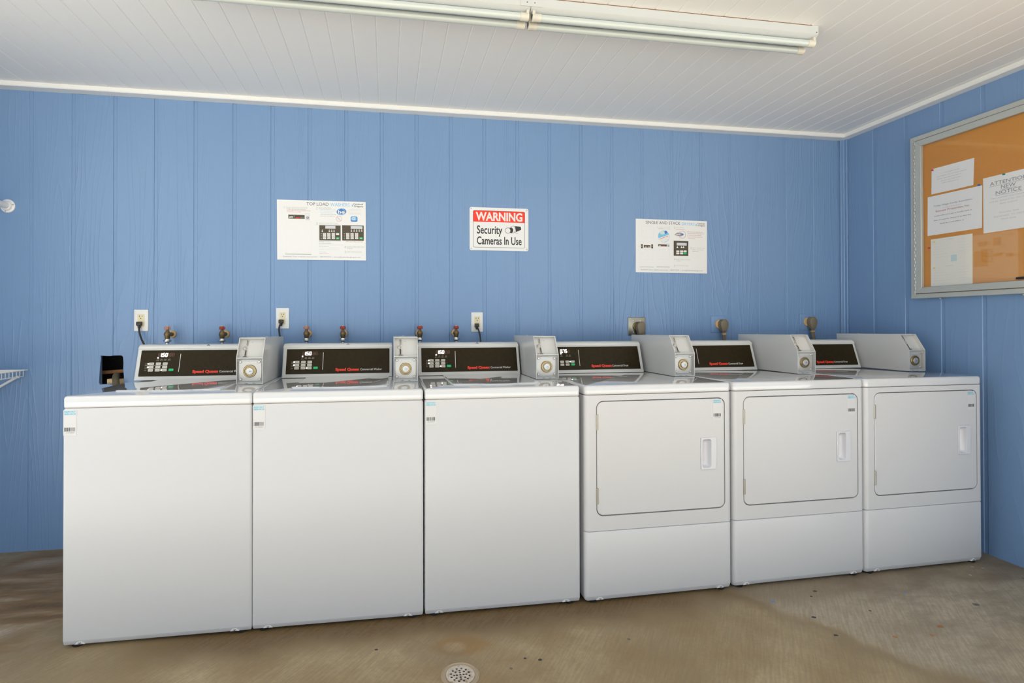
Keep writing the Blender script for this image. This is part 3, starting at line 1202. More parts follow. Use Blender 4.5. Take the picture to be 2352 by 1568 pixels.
def build_dryer(loc, rz, label, num, coin_x):
    root = thing('clothes_dryer', label, 'dryer', loc, rz, 'front-load dryers in the row')
    w = 0.683
    r = 0.019
    PF = 0.024                       # thickness of the front panels
    # carcass behind the front panels
    b = box(0.003, w - 0.003, PF - 0.002, DEPTH - 0.02, 0.014, 0.871, 0.002)
    obj('cabinet', b, 'enamel', root)
    # top
    b = rfb(B(), w, DEPTH, r, [(0.8745, 0.003), (0.877, 0.0005), (0.880, 0.0), (0.903, 0.0), (0.909, 0.0022), (0.9122, 0.006), (ZT, 0.011)])
    obj('top', b, 'enamel_top', root)
    # lower access panel
    b = rfb(B(), w, PF, r, [(0.012, 0.009, 0.006), (0.014, 0.0075, 0.003), (0.030, 0.0008, 0.0), (0.032, 0.0), (0.2935, 0.0), (0.2985, 0.002), (0.3003, 0.005)])
    obj('lower_panel', b, 'enamel', root)
    # upper front panel: plate with the door opening, and rounded corner columns
    z0, z1 = 0.3030, 0.8725
    dx0, dx1, dz0, dz1 = 0.0525, 0.6465, 0.3675, 0.8445
    me = curve_mesh([[(r, z0), (w - r, z0), (w - r, z1), (r, z1)], list(reversed(rrect(dx0 - 0.004, dx1 + 0.004, dz0 - 0.004, dz1 + 0.004, 0.032, 8)))], PF)
    in_frame(me, Frame((0, 0, 0)))
    b = B()
    b.from_mesh(me)
    bpy.data.meshes.remove(me)
    for sgn, xc in ((1, r), (-1, w - r)):
        ring = [(xc, PF), (xc - sgn * r, PF)]
        for k in range(9):
            a_ = math.radians(90 * k / 8)
            ring.append((xc - sgn * r * math.cos(a_), r - r * math.sin(a_)))
        lev = [(z0, 0.0015), (z0 + 0.002, 0.0), (z1 - 0.002, 0.0), (z1, 0.0015)]
        loft(b, [[(px + sgn * 0, py, zz) for px, py in ring] for zz, ins in lev])
    obj('front_panel', b, 'enamel', root, 30)
    # door
    fr = Frame((0, 0, 0))
    hx0, hx1, hz0, hz1 = 0.5315, 0.604, 0.5375, 0.676
    cup = rrect(hx0 + 0.007, hx1 - 0.024, hz0 + 0.008, hz1 - 0.008, 0.010, 5)
    hole = rrect(hx0 + 0.004, hx1 - 0.021, hz0 + 0.005, hz1 - 0.005, 0.010, 5)
    me = curve_mesh([rrect(dx0, dx1, dz0, dz1, 0.028, 8), list(reversed(hole))], 0.020, 0.0030)
    in_frame(me, Frame((0, 0.0, 0)), 0.001)
    door = obj('door', me, 'enamel', root)
    for ha, hb in ((0.726, 0.792), (0.416, 0.483)):
        b = B()
        add_cyl(b, (dx0 - 0.001, -0.001, ha), (dx0 - 0.001, -0.001, hb), 0.0036, n=12)
        add_box(b, dx0, dx0 + 0.006, -0.0022, 0.004, ha, hb)
        for k in range(1, 4):
            z_ = ha + (hb - ha) * k / 4
            add_cyl(b, (dx0 - 0.001, -0.001, z_ - 0.0006), (dx0 - 0.001, -0.001, z_ + 0.0006), 0.0040, n=12)
        obj('hinge', b, 'hinge_metal', door)
    # recessed pull
    out = [(hx0, hz0 + 0.002), (hx0 + 0.002, hz0), (hx1 - 0.004, hz0), (hx1 - 0.002, hz0 + 0.002)]
    for k in range(1, 8):
        t = k / 8.0
        out.append((hx1 - 0.002 + 0.004 * math.sin(math.pi * t), hz0 + 0.002 + (hz1 - hz0 - 0.004) * t))
    out += [(hx1 - 0.002, hz1 - 0.002), (hx1 - 0.004, hz1), (hx0 + 0.002, hz1), (hx0, hz1 - 0.002)]
    me = curve_mesh([out, list(reversed(cup))], 0.0042, 0.0012)
    in_frame(me, Frame((0, -0.0010, 0)), 0.0042)
    hb = B()
    hb.from_mesh(me)
    bpy.data.meshes.remove(me)
    # scooped bowl: shallow at the right, deep under the left lip
    ca, cb_ = (hx0 + 0.007 + hx1 - 0.024) / 2, (hz0 + hz1) / 2
    rings = []
    for k in range(7):
        t = k / 6.0
        s = 1 - 0.62 * t * t
        dep = 0.0225 * math.sin(t * math.pi / 2)
        rings.append([hb.verts.new((ca - 0.0075 * t + (px - ca) * s, -0.0048 + dep, cb_ + (pz - cb_) * (1 - 0.25 * t * t))) for px, pz in cup])
    n = len(cup)
    for a_, c_ in zip(rings[:-1], rings[1:]):
        for i in range(n):
            j = (i + 1) % n
            hb.faces.new((a_[i], a_[j], c_[j], c_[i]))
    hb.faces.new(rings[-1])
    me2 = bpy.data.meshes.new('handle')
    hb.to_mesh(me2)
    hb.free()
    finish(me2, 40)
    ho = obj('handle', me2, 'handle_plastic', door)
    ho['label'] = 'white recessed plastic pull'
    sticker(door, Frame((0.5905, -0.0012, 0.750), (1, 0, 0), (0, 0, 1)), num)
    con = build_console(root, 0.550)
    build_panel(root, con, 0.022, 0.532, 'dryer')
    build_coin_box(root, coin_x, 0.1060)
    feet_and_screws(root, w, (0.065, 0.627))
    return root


DRY = [((-0.4421, -0.9436, 0), 0.01696, 'white front-door dryer standing right next to the washers, under the square metal outlet', 'A154423', 0.5745),
       ((0.2518, -0.9284, 0), 0.02337, 'white front-door dryer in the middle of the three dryers', '', 0.5735),
       ((0.9418, -0.9115, 0), 0.02796, 'white front-door dryer at the right end of the row, beside the right wall', '', 0.5760)]
for a in DRY:
    build_dryer(*a)


# ================================================================== THINGS ON THE BACK WALL
# ---- posters
def poster(name, label, o, rot, w, h, draw):
    u = (math.cos(rot), 0, math.sin(rot))
    v = (-math.sin(rot), 0, math.cos(rot))
    t = thing(name, label, 'poster', o)
    fr = Frame((0, -0.0012, 0), u, v)
    obj('sheet', plate(B(), fr, [(0, 0), (w, 0), (w, h), (0, h)], 0, 0.0022), 'sign_white', t)
    pr = Print(fr, 0.0026)
    draw(pr, w, h)
    pr.build(t)
    return t


def draw_washers(pr, w, h):
    kx, ky = w / 1776.0, h / 1192.0
    X = lambda x, y: (x - 165 + (y - 165) * 0.0126) * kx
    Yc = lambda x, y: h - (y - 165 - (x - 165) * 0.0265) * ky

    def T(s, x0, x1, base, cap, m, bold=0.0):
        pr.text(s, X(x0, base), X(x1, base), Yc(x0, base), (base - cap) * ky, m, bold)

    def Rr(x0, x1, y0, y1, m, z=None, r=0.0):
        pr.rect(X(x0, y1), X(x1, y1), Yc(x0, y1), Yc(x0, y0), m, z, r)

    def W(x0, x1, y, hh, m, seed):
        pr.words(X(x0, y), X(x1, y), Yc(x0, y), hh * ky, m, seed)
    T('TOP LOAD', 745, 1185, 280, 215, 'print_dark')
    T('WASHERS', 1220, 1610, 296, 230, 'print_blue')
    Rr(1640, 1644, 240, 300, 'print_light')
    T('Caldwell', 1683, 1885, 270, 240, 'print_dark', 0.012)
    T('&', 1652, 1692, 306, 262, 'print_blue', 0.02)
    T('Gregory', 1700, 1890, 314, 280, 'print_dark', 0.012)
    T('1', 303, 309, 345, 298, 'print_sage')
    T('LOAD WASHING MACHINE', 340, 765, 330, 307, 'print_sage')
    Rr(340, 765, 335, 338, 'print_sage')
    W(360, 735, 356, 13, 'print_maroon', 1)
    W(360, 830, 382, 13, 'print_maroon', 2)
    W(360, 630, 407, 13, 'print_maroon', 3)
    # picture of a washer
    Rr(330, 826, 580, 1246, 'print_pale')
    Rr(334, 822, 610, 1242, 'sign_white', 0.0028)
    Rr(345, 815, 584, 608, 'sign_white', 0.0028)
    Rr(305, 826, 1246, 1256, 'print_mid')
    Rr(382, 705, 466, 545, 'print_brown')
    Rr(400, 420, 505, 528, 'print_white', 0.003)
    Rr(424, 440, 495, 528, 'print_white', 0.003)
    Rr(445, 470, 500, 528, 'print_white', 0.003)
    Rr(492, 496, 480, 530, 'print_light', 0.003)
    Rr(530, 618, 524, 540, 'print_red', 0.003)
    Rr(622, 690, 528, 538, 'print_grey', 0.003)
    Rr(720, 803, 435, 575, 'print_light')
    Rr(726, 797, 441, 495, 'print_pale', 0.003)
    pr.poly(circ(X(764, 530), Yc(764, 530), 22 * kx, n=20), 'print_dark', 0.003)
    pr.poly(circ(X(764, 530), Yc(764, 530), 12 * kx, n=20), 'print_white', 0.0033)
    T('2', 930, 966, 362, 312, 'print_sage')
    T('ADD DETERGENT', 985, 1240, 342, 318, 'print_sage')
    Rr(985, 1240, 347, 350, 'print_sage')
    for k, (a, b, y, m) in enumerate(((1020, 1335, 366, 'print_blue'), (1015, 1325, 395, 'print_light'), (1020, 1265, 430, 'print_blue'), (1020, 1335, 462, 'print_mid'), (1020, 1310, 495, 'print_mid'))):
        W(a, b, y, 12, m, 20 + k)
    pr.poly(circ(X(1448, 412), Yc(1448, 412), 104 * kx, 72 * ky, n=32, rot=0.15), 'print_light')
    pr.poly(circ(X(1440, 408), Yc(1440, 408), 96 * kx, 64 * ky, n=32, rot=0.15), 'print_deep_blue', 0.0029)
    pr.ring(X(1440, 408), Yc(1440, 408), 70 * kx, 12 * kx, 'print_blue', 0.0031)
    pr.text('he', X(1372, 440), X(1508, 440), Yc(1372, 442), 62 * ky, 'print_white', 0.03, z=0.0034)
    for k, y in enumerate((360, 386, 412, 437, 462)):
        W(1585, 1850, y, 11, 'print_light', 40 + k)
    pr.ring(X(1392, 553), Yc(1392, 553), 60 * kx, 5 * kx, 'print_maroon')
    pr.line((X(1352, 510), Yc(1352, 510)), (X(1432, 596), Yc(1432, 596)), 5 * kx, 'print_maroon')
    Rr(1360, 1412, 520, 588, 'print_pale', 0.0025)
    pr.rect(X(1628, 615), X(1765, 615), Yc(1628, 612), Yc(1628, 505), 'print_deep_blue', None, 22 * kx)
    pr.rect(X(1640, 590), X(1745, 590), Yc(1640, 588), Yc(1640, 512), 'print_blue', 0.0029, 20 * kx)
    pr.ring(X(1690, 550), Yc(1690, 550), 30 * kx, 12 * kx, 'print_pale', 0.0032)
    T('3', 925, 960, 675, 620, 'print_sage')
    T('SELECT CYCLE SETTINGS*', 980, 1370, 650, 626, 'print_sage')
    Rr(980, 1400, 656, 659, 'print_sage')

    def keypad(x0, x1, y0, y1, disp, cols, rows, green, border):
        if border:
            Rr(x0, x1, y0, y1, 'print_light')
            x0, x1, y0, y1 = x0 + 13, x1 - 13, y0 + 12, y1 - 14
        Rr(x0, x1, y0, y1, 'print_brown', 0.0028)
        Rr(*disp, 'print_light', 0.0030)
        for gx in ((x0 + 60, x0 + 200, x0 + 250, x0 + 296) if border else (x0 + 190, x0 + 245, x0 + 297, x0 + 350, x0 + 400)):
            Rr(gx - 12, gx + 12, 790, 815, 'print_white', 0.0030)
            Rr(gx - 5, gx + 5, 768, 785, 'print_white', 0.0030)
        for ry in rows:
            Rr(cols[0] - 45, cols[0] - 20, ry + 10, ry + 20, 'print_grey', 0.0030)
            for c_ in cols:
                Rr(c_, c_ + 64, ry, ry + 36, 'print_white', 0.0030)
                Rr(c_ + 14, c_ + 50, ry + 14, ry + 22, 'print_mid', 0.0032)
        Rr(green[0], green[0] + 64, green[1], green[1] + 38, 'button_green', 0.0030)
        Rr(green[0] + 12, green[0] + 50, green[1] + 14, green[1] + 22, 'print_white', 0.0032)
    keypad(978, 1428, 668, 996, (1112, 1315, 692, 748), (1060, 1148, 1238), (838, 880, 925), (1325, 928), True)
    Rr(1325, 1387, 842, 880, 'print_white', 0.0030)
    keypad(1448, 1888, 682, 992, (1625, 1865, 700, 756), (1530, 1618, 1710), (842, 886, 930), (1800, 932), False)
    for k, (a, b, y, m) in enumerate(((980, 1225, 1008, 'print_mid'), (980, 1235, 1042, 'print_mid'), (980, 1470, 1072, 'print_light'), (980, 1180, 1105, 'print_mid'),
                                      (980, 1380, 1136, 'print_light'), (980, 1380, 1168, 'print_light'), (980, 1120, 1220, 'print_mid'), (980, 1185, 1248, 'print_mid'), (1525, 1880, 1016, 'print_maroon'))):
        W(a, b, y, 12, m, 60 + k)
    T('4', 1485, 1522, 1148, 1098, 'print_sage')
    T('INSERT CARD OR CASH', 1540, 1890, 1128, 1104, 'print_sage')
    Rr(1540, 1890, 1133, 1136, 'print_sage')
    T('if required', 1545, 1650, 1160, 1142, 'print_mid')
    T('5', 1490, 1522, 1250, 1200, 'print_sage')
    T('PUSH START BUTTON', 1537, 1840, 1230, 1206, 'print_sage')
    Rr(1537, 1840, 1236, 1239, 'print_sage')
    T('Questions? Does a machine need service?  |  800.927.9274  |  service@caldwellandgregory.com', 262, 1815, 1308, 1282, 'print_mid')
    Rr(205, 250, 1292, 1295, 'print_light')
    Rr(1835, 1885, 1306, 1309, 'print_light')


def draw_dryers(pr, w, h):
    kx, ky = w / 1703.0, h / 1280.0
    X = lambda x, y: (x - 190 - (y - 120) * 0.0155) * kx
    Yc = lambda x, y: h - (y - 120 - (x - 190) * 0.030) * ky

    def T(s, x0, x1, base, cap, m, bold=0.0):
        pr.text(s, X(x0, base), X(x1, base), Yc(x0, base), (base - cap) * ky, m, bold)

    def Rr(x0, x1, y0, y1, m, z=None, r=0.0):
        pr.rect(X(x0, y1), X(x1, y1), Yc(x0, y1), Yc(x0, y0), m, z, r)

    def W(x0, x1, y, hh, m, seed):
        pr.words(X(x0, y), X(x1, y), Yc(x0, y), hh * ky, m, seed)
    T('SINGLE AND STACK', 425, 1250, 240, 168, 'print_dark')
    T('DRYERS', 1283, 1590, 270, 205, 'print_blue')
    T('&', 1612, 1660, 290, 238, 'print_blue', 0.02)
    T('Caldwell', 1660, 1835, 248, 215, 'print_dark', 0.012)
    T('Gregory', 1672, 1850, 293, 258, 'print_dark', 0.012)
    # stacked dryers
    for y0, y1 in ((292, 552), (850, 1095)):
        Rr(320, 612, y0, y1, 'print_pale')
        Rr(326, 606, y0 + 6, y1 - 6, 'sign_white', 0.0029)
        Rr(360, 366, y0 + 100, y0 + 150, 'print_light', 0.0031)
    Rr(305, 632, 578, 581, 'print_pale')
    Rr(322, 366, 730, 828, 'print_brown')
    Rr(565, 608, 736, 834, 'print_brown')
    Rr(388, 544, 752, 812, 'print_brown')
    for cx_ in (342, 585):
        pr.poly(circ(X(cx_, 780), Yc(cx_, 780), 10 * kx, n=12), 'print_yellow', 0.0030)
    Rr(410, 455, 790, 805, 'print_white', 0.0030)
    Rr(490, 535, 792, 805, 'print_white', 0.0030)
    Rr(475, 490, 790, 805, 'print_red', 0.0030)
    Rr(305, 630, 1268, 1277, 'print_mid')
    # single dryer
    Rr(728, 935, 735, 782, 'print_brown')
    Rr(745, 790, 762, 776, 'print_white', 0.0030)
    Rr(825, 870, 770, 778, 'print_red', 0.0030)
    Rr(948, 995, 715, 800, 'print_light')
    Rr(955, 988, 755, 792, 'print_mid', 0.0030)
    Rr(715, 1010, 845, 1095, 'print_pale')
    Rr(721, 1004, 851, 1089, 'sign_white', 0.0029)
    Rr(700, 1015, 1270, 1282, 'print_mid')
    T('1', 706, 712, 345, 298, 'print_sage')
    T('CLEAN LINT FILTER', 735, 1005, 328, 306, 'print_sage')
    T('BEFORE EACH CYCLE', 735, 1005, 366, 350, 'print_mid')
    cxm, cym = 858, 545
    pr.poly(circ(X(cxm, cym), Yc(cxm, cym), 136 * kx, 142 * ky, n=36), 'print_blue')
    pr.poly([(X(728, 590), Yc(728, 590)), (X(985, 500), Yc(985, 500)), (X(985, 600), Yc(985, 600)), (X(930, 660), Yc(930, 660)), (X(850, 685), Yc(850, 685)), (X(770, 655), Yc(770, 655))], 'print_white', 0.0029)
    pr.poly(circ(X(820, 455), Yc(820, 455), 60 * kx, 45 * ky, n=18), 'print_teal', 0.0029)
    pr.poly(circ(X(905, 445), Yc(905, 445), 34 * kx, 40 * ky, n=14), 'print_deep_blue', 0.0029)
    pr.line((X(760, 612), Yc(760, 612)), (X(960, 535), Yc(960, 535)), 10 * ky, 'print_maroon', 0.0031)
    T('2', 1092, 1128, 360, 308, 'print_sage')
    T('LOAD DRYER', 1140, 1330, 335, 315, 'print_sage')
    W(1145, 1380, 378, 13, 'print_maroon', 5)
    pr.poly([(X(1105, 505), Yc(1105, 505)), (X(1180, 450), Yc(1180, 450)), (X(1260, 455), Yc(1260, 455)), (X(1335, 490), Yc(1335, 490)), (X(1270, 545), Yc(1270, 545)), (X(1160, 530), Yc(1160, 530))], 'print_mid')
    pr.poly([(X(1130, 505), Yc(1130, 505)), (X(1240, 480), Yc(1240, 480)), (X(1250, 495), Yc(1250, 495)), (X(1150, 520), Yc(1150, 520))], 'print_white', 0.0029)
    pr.poly(circ(X(1300, 500), Yc(1300, 500), 30 * kx, 26 * ky, n=14), 'print_deep_blue', 0.0029)
    pr.ring(X(1298, 503), Yc(1298, 503), 84 * kx, 6 * kx, 'print_maroon', 0.0031)
    for k, (a, b, y) in enumerate(((1415, 1800, 434), (1430, 1830, 474), (1430, 1770, 514), (1430, 1800, 555), (1440, 1620, 595))):
        W(a, b, y, 14, 'print_maroon', 80 + k)
    Rr(1100, 1452, 650, 1012, 'print_brown', 0.0028)
    Rr(1168, 1408, 698, 762, 'print_light', 0.0030)
    for gx in (1186, 1284, 1333):
        Rr(gx - 6, gx + 6, 772, 800, 'print_white', 0.0030)
        Rr(gx - 18, gx + 18, 800, 826, 'print_white', 0.0030)
    for ry in (885, 935):
        for k, c_ in enumerate((1160, 1252, 1335)):
            Rr(c_, c_ + 74, ry, ry + 42, 'button_green' if (k == 2 and ry > 900) else 'print_white', 0.0030, 8 * kx)
    T('3', 1495, 1525, 856, 800, 'print_sage')
    T('SELECT TEMPERATURE', 1535, 1850, 838, 814, 'print_sage')
    W(1540, 1815, 868, 14, 'print_mid', 90)
    W(1540, 1695, 905, 14, 'print_mid', 91)
    T('4', 1105, 1140, 1125, 1072, 'print_sage')
    T('INSERT CARD OR CASH', 1155, 1495, 1115, 1088, 'print_sage')
    T('if required', 1170, 1275, 1145, 1128, 'print_mid')
    T('5', 1110, 1140, 1280, 1228, 'print_sage')
    T('PUSH START BUTTON', 1158, 1450, 1262, 1238, 'print_sage')
    T('Questions? Does a machine need service?  |  800.927.9274  |  service@caldwellandgregory.com', 325, 1810, 1352, 1322, 'print_mid')
    Rr(260, 295, 1335, 1338, 'print_light')
    Rr(1838, 1870, 1366, 1369, 'print_light')


poster('instruction_poster', 'white instruction poster headed TOP LOAD WASHERS on the blue wall', (-1.8638, 0, 1.5329), 0.0066, 0.4855, 0.3345, draw_washers)
poster('instruction_poster', 'white instruction poster headed SINGLE AND STACK DRYERS on the blue wall', (0.2660, 0, 1.4926), -0.0036, 0.4835, 0.3330, draw_dryers)

# ---- security sign
t = thing('warning_sign', 'white and red sign reading WARNING Security Cameras In Use', 'sign', (-0.7784, 0, 1.6088))
SW, SH = 0.3575, 0.2545
fr = Frame((0, 0, 0))
obj('sign_plate', plate(B(), fr, rrect(0, SW, 0, SH, 0.010, 5), -0.0005, 0.0022, 0.0005, 1), 'sign_white', t)
k = SW / 1645.0
pr = Print(fr, 0.0026)
sx = lambda x: (x - 213) * k
sy = lambda x, y: SH - (y - 180 - (x - 213) * 0.0385) * (SH / 1182.0)
x0, x1, yb, yt = sx(308), sx(1760), SH - 0.2375, SH - 0.0185
pr.poly(rrect(x0, x1, yb, yt, 0.009, 5), 'print_black')
pr.poly(rrect(x0 + 0.0018, x1 - 0.0018, yb + 0.0018, yt - 0.0018, 0.0075, 5), 'sign_white', 0.0028)
ym = yt - 0.0675
pts = [(x0 + 0.0018, ym), (x1 - 0.0018, ym)] + [p for p in rrect(x0 + 0.0018, x1 - 0.0018, yb + 0.0018, yt - 0.0018, 0.0075, 5) if p[1] > yt - 0.02]
pr.poly(pts, 'print_red', 0.0030)
pr.text('WARNING', x0 + 0.0155, x1 - 0.0155, ym + 0.0095, 0.0475, 'print_white', 0.035, z=0.0033)
pr.text('Security', sx(412), sx(1120), sy(412, 908), 0.0475, 'print_black', 0.018, z=0.0031)
pr.text('Cameras In Use', sx(412), sx(1665), sy(412, 1203), 0.0460, 'print_black', 0.018, z=0.0031)
# camera pictogram
q = lambda x, y: (sx(x), sy(x, y))
pr.poly(circ(*q(1370, 836), 0.0125, 0.0165), 'print_black', 0.0031)
pr.poly([q(1290, 768), q(1410, 712), q(1480, 720), q(1495, 890), q(1430, 920), q(1340, 915)], 'print_mid', 0.00295)
pr.poly([q(1310, 775), q(1412, 722), q(1462, 735), q(1478, 860), q(1425, 908), q(1345, 905)], 'sign_white', 0.0030)
pr.poly(circ(*q(1368, 836), 0.0125, 0.0160), 'print_black', 0.00315)
pr.poly(circ(*q(1275, 843), 0.0178, 0.0172), 'print_black', 0.0032)
pr.poly(circ(*q(1275, 843), 0.0155, 0.0150), 'sign_white', 0.0033)
pr.poly([q(1478, 722), q(1640, 740), q(1655, 825), q(1505, 888)], 'print_black', 0.0031)
pr.line(q(1480, 895), q(1520, 925), 0.0018, 'print_black', 0.0031)
pr.line(q(1518, 925), q(1558, 928), 0.0018, 'print_black', 0.0031)
pr.build(t)
for a, b in ((0.009, 0.010), (SW - 0.010, 0.010), (0.009, SH - 0.010), (SW - 0.010, SH - 0.010)):
    bm = B()
    add_lathe(bm, fr.p(a, b, 0.002), fr.n, [(0, 0.0042), (0.001, 0.0042), (0.0022, 0.0026), (0.0022, 0)], 14)
    obj('screw', bm, 'steel_satin', t)


# ---- duplex outlets with plug and cord
def outlet(x, z, label):
    t = thing('wall_outlet', label, 'outlet', (x, 0, z), group='duplex outlets on the back wall')
    fr = Frame((0, 0, 0))
    w, h = 0.070, 0.1155
    obj('cover_plate', plate(B(), fr, rrect(-w / 2, w / 2, -h / 2, h / 2, 0.003, 3), -0.001, 0.006, 0.003, 2), 'plate_white', t)
    obj('receptacle', plate(B(), fr, rrect(-0.0165, 0.0165, -0.0335, 0.0335, 0.002, 2), 0.004, 0.0078, 0.0006, 1), 'ivory', t)
    pr = Print(fr, 0.0081)
    for s in (0.017, -0.017):
        pr.rect(-0.0078, -0.0052, s + 0.001, s + 0.0095, 'print_black')
        pr.rect(0.0052, 0.0078, s + 0.002, s + 0.0090, 'print_black')
        pr.poly(circ(0, s - 0.0065, 0.0026, n=12), 'print_black')
    pr.build(t, 'slot')
    for s in (0.048, -0.048):
        bm = B()
        add_lathe(bm, fr.p(0, s, 0.0055), fr.n, [(0, 0.0028), (0.0008, 0.0028), (0.0012, 0.0018), (0.0012, 0)], 12)
        obj('screw', bm, 'plate_white', t)
    return t


def cord(x, z, pts, label, r=0.0045):
    t = thing('power_cord', label, 'power cord', (x, 0, z), group='washer power cords')
    bm = B()
    add_box(bm, -0.0125, 0.0125, -0.030, -0.0085, -0.012, 0.010, 0.004, 2)
    add_lathe(bm, (0, -0.020, -0.010), (0, 0, -1), [(0, 0.008), (0.010, 0.0072), (0.016, 0.0052)], 14)
    obj('plug', bm, 'cord_black', t)
    bm = B()
    add_tube(bm, pts, r, 10)
    obj('cable', bm, 'cord_black', t)
    return t


outlet(-2.5596, 1.1946, 'white duplex outlet with a black cord leaning right, above the left-end washer')
outlet(-1.8350, 1.2058, 'white duplex outlet with a cord running down behind the second washer')
outlet(-0.7350, 1.1835, 'white duplex outlet below the warning sign with a cord dropping straight down')
cord(-2.5625, 1.1775, [(0, -0.020, -0.018), (0.002, -0.022, -0.045), (0.018, -0.032, -0.085), (0.045, -0.05, -0.125), (0.075, -0.075, -0.17), (0.10, -0.11, -0.26), (0.11, -0.16, -0.45)],
     'black power cord slanting down from the outlet above the left-end washer')
cord(-1.8400, 1.1890, [(-0.006, -0.020, -0.018), (-0.010, -0.022, -0.045), (-0.004, -0.030, -0.080), (0.012, -0.05, -0.13), (0.028, -0.085, -0.18), (0.036, -0.13, -0.25), (0.04, -0.18, -0.40)],
     'black power cord dropping behind the coin box of the left-end washer')
cord(-0.7390, 1.1660, [(0.006, -0.020, -0.018), (0.012, -0.022, -0.035), (0.018, -0.026, -0.065), (0.020, -0.035, -0.105), (0.019, -0.06, -0.16), (0.015, -0.10, -0.25), (0.01, -0.16, -0.40)],
     'black power cord hanging straight down below the warning sign')


# ---- dryer outlets with heavy cords
def dryer_outlet(x, z, w, h, plate_mat, rec_mat, label, screws):
    t = thing('dryer_outlet', label, 'outlet', (x, 0, z), group='dryer outlets on the back wall')
    fr = Frame((0, 0, 0))
    obj('cover_plate', plate(B(), fr, rrect(-w / 2, w / 2, -h / 2, h / 2, 0.004, 3), -0.001, 0.005, 0.0028, 2), plate_mat, t)
    bm = B()
    add_lathe(bm, fr.p(0, 0, 0.004), fr.n, [(0, 0.0275), (0.006, 0.0275), (0.008, 0.0255), (0.008, 0)], 28)
    obj('receptacle', bm, rec_mat, t)
    for a, b in screws:
        bm = B()
        add_lathe(bm, fr.p(a, b, 0.0045), fr.n, [(0, 0.0042), (0.001, 0.0042), (0.0020, 0.0026), (0.0020, 0)], 14)
        obj('screw', bm, 'steel', t)
    return t


def dryer_cord(x, z, label, dx=0.0, low=False, mat='plug_brown'):
    t = thing('power_cord', label, 'power cord', (x, 0, z), group='dryer power cords')
    fr = Frame((dx, 0, 0))
    out = [(-0.013, 0.030), (0.013, 0.030), (0.026, 0.014), (0.028, -0.006), (0.0165, -0.046), (-0.0165, -0.046), (-0.028, -0.006), (-0.026, 0.014)]
    obj('plug', plate(B(), fr, out, 0.012, 0.042, 0.007, 2), mat, t)
    bm = B()
    for s in (-0.0055, 0.0, 0.0055):
        add_tube(bm, [(dx + s, -0.028, -0.040), (dx + s, -0.030, -0.075), (dx + s + 0.002, -0.040, -0.12), (dx + s + 0.004, -0.08, -0.22), (dx + s + 0.004, -0.13, -0.42)], 0.0062, 8)
    obj('cable', bm, 'cord_brown', t)
    bm = B()
    add_box(bm, dx - 0.0125, dx + 0.0125, -0.038, -0.021, -0.068, -0.058, 0.002, 1)
    obj('strain_tag', bm, 'beige_socket', t)
    return t


dryer_outlet(0.2717, 1.1562, 0.115, 0.114, 'plate_steel', 'bronze', 'square steel dryer outlet plate behind the first dryer from the washers', ((-0.022, 0.035), (0.024, 0.035), (-0.022, -0.036)))
dryer_cord(0.2850, 1.1545, 'brown angled plug in the square steel outlet', 0.0)
dryer_outlet(0.8290, 1.1690, 0.105, 0.108, 'blue_paint_back', 'beige_socket', 'blue-painted dryer outlet with tan socket behind the middle dryer', ())
dryer_cord(0.8470, 1.1690, 'brown plug and heavy cord behind the middle dryer', 0.0)
dryer_outlet(1.4650, 1.1830, 0.105, 0.108, 'blue_paint_back', 'beige_socket', 'blue-painted dryer outlet with tan socket near the room corner', ())
dryer_cord(1.4830, 1.1850, 'brown plug and heavy cord near the room corner', 0.0)


# ---- washer supply valves
def valve(x, label, faded, turn):
    z = 1.128
    t = thing('supply_valve', label, 'valve', (x, 0, z), group='washer supply valves on the back wall')
    yv = -0.066
    bm = B()
    add_lathe(bm, (0, yv, -0.020), (0, 0, 1), [(-0.012, 0.010), (-0.006, 0.0125), (0.004, 0.0135), (0.012, 0.0165), (0.020, 0.0150), (0.027, 0.0095), (0.032, 0.0080), (0.036, 0.0055), (0.044, 0.0045)], 20)
    add_cyl(bm, (0, yv, -0.008), (0, -0.008, -0.008), 0.0105, n=16)
    add_lathe(bm, (0, -0.030, -0.008), (0, 1, 0), [(0, 0.0125), (0.008, 0.0125)], 6)
    obj('body', bm, 'brass_aged', t)
    bm = B()
    add_lathe(bm, (0, -0.010, -0.008), (0, 1, 0), [(0, 0.012), (0.002, 0.019), (0.010, 0.021)], 20)
    obj('escutcheon', bm, 'beige_socket', t)
    # lobed wheel handle
    n = 24
    rings = []
    for zz, sc in ((0.016, 0.75), (0.020, 1.0), (0.030, 1.0), (0.034, 0.7)):
        rings.append([(sc * (0.0135 + 0.0028 * math.cos(6 * a + turn)) * math.cos(a), yv + sc * (0.0135 + 0.0028 * math.cos(6 * a + turn)) * math.sin(a), zz) for a in (2 * math.pi * q / n for q in range(n))])
    bm = loft(B(), rings)
    obj('handle', bm, 'tap_faded' if faded else 'tap_red', t)
    bm = B()
    add_lathe(bm, (0, yv, 0.033), (0, 0, 1), [(0, 0.0055), (0.004, 0.005), (0.006, 0.003)], 10)
    obj('handle_screw', bm, 'steel_satin', t)
    bm = B()
    add_lathe(bm, (0, yv, -0.032), (0, 0, -1), [(0, 0.0135), (0.006, 0.0145), (0.007, 0.019), (0.013, 0.019), (0.014, 0.0145), (0.018, 0.011), (0.020, 0.0085)], 20)
    obj('coupling', bm, 'steel', t)
    bm = B()
    add_lathe(bm, (0, yv, -0.050), (0, 0, -1), [(0, 0.0080), (0.030, 0.0080)], 14)
    obj('ferrule', bm, 'steel', t)
    bm = B()
    add_tube(bm, [(0, yv, -0.078), (0, yv - 0.005, -0.12), (0.01, yv - 0.03, -0.22), (0.02, yv - 0.06, -0.42)], 0.009, 10)
    obj('hose', bm, 'rubber', t)
    return t


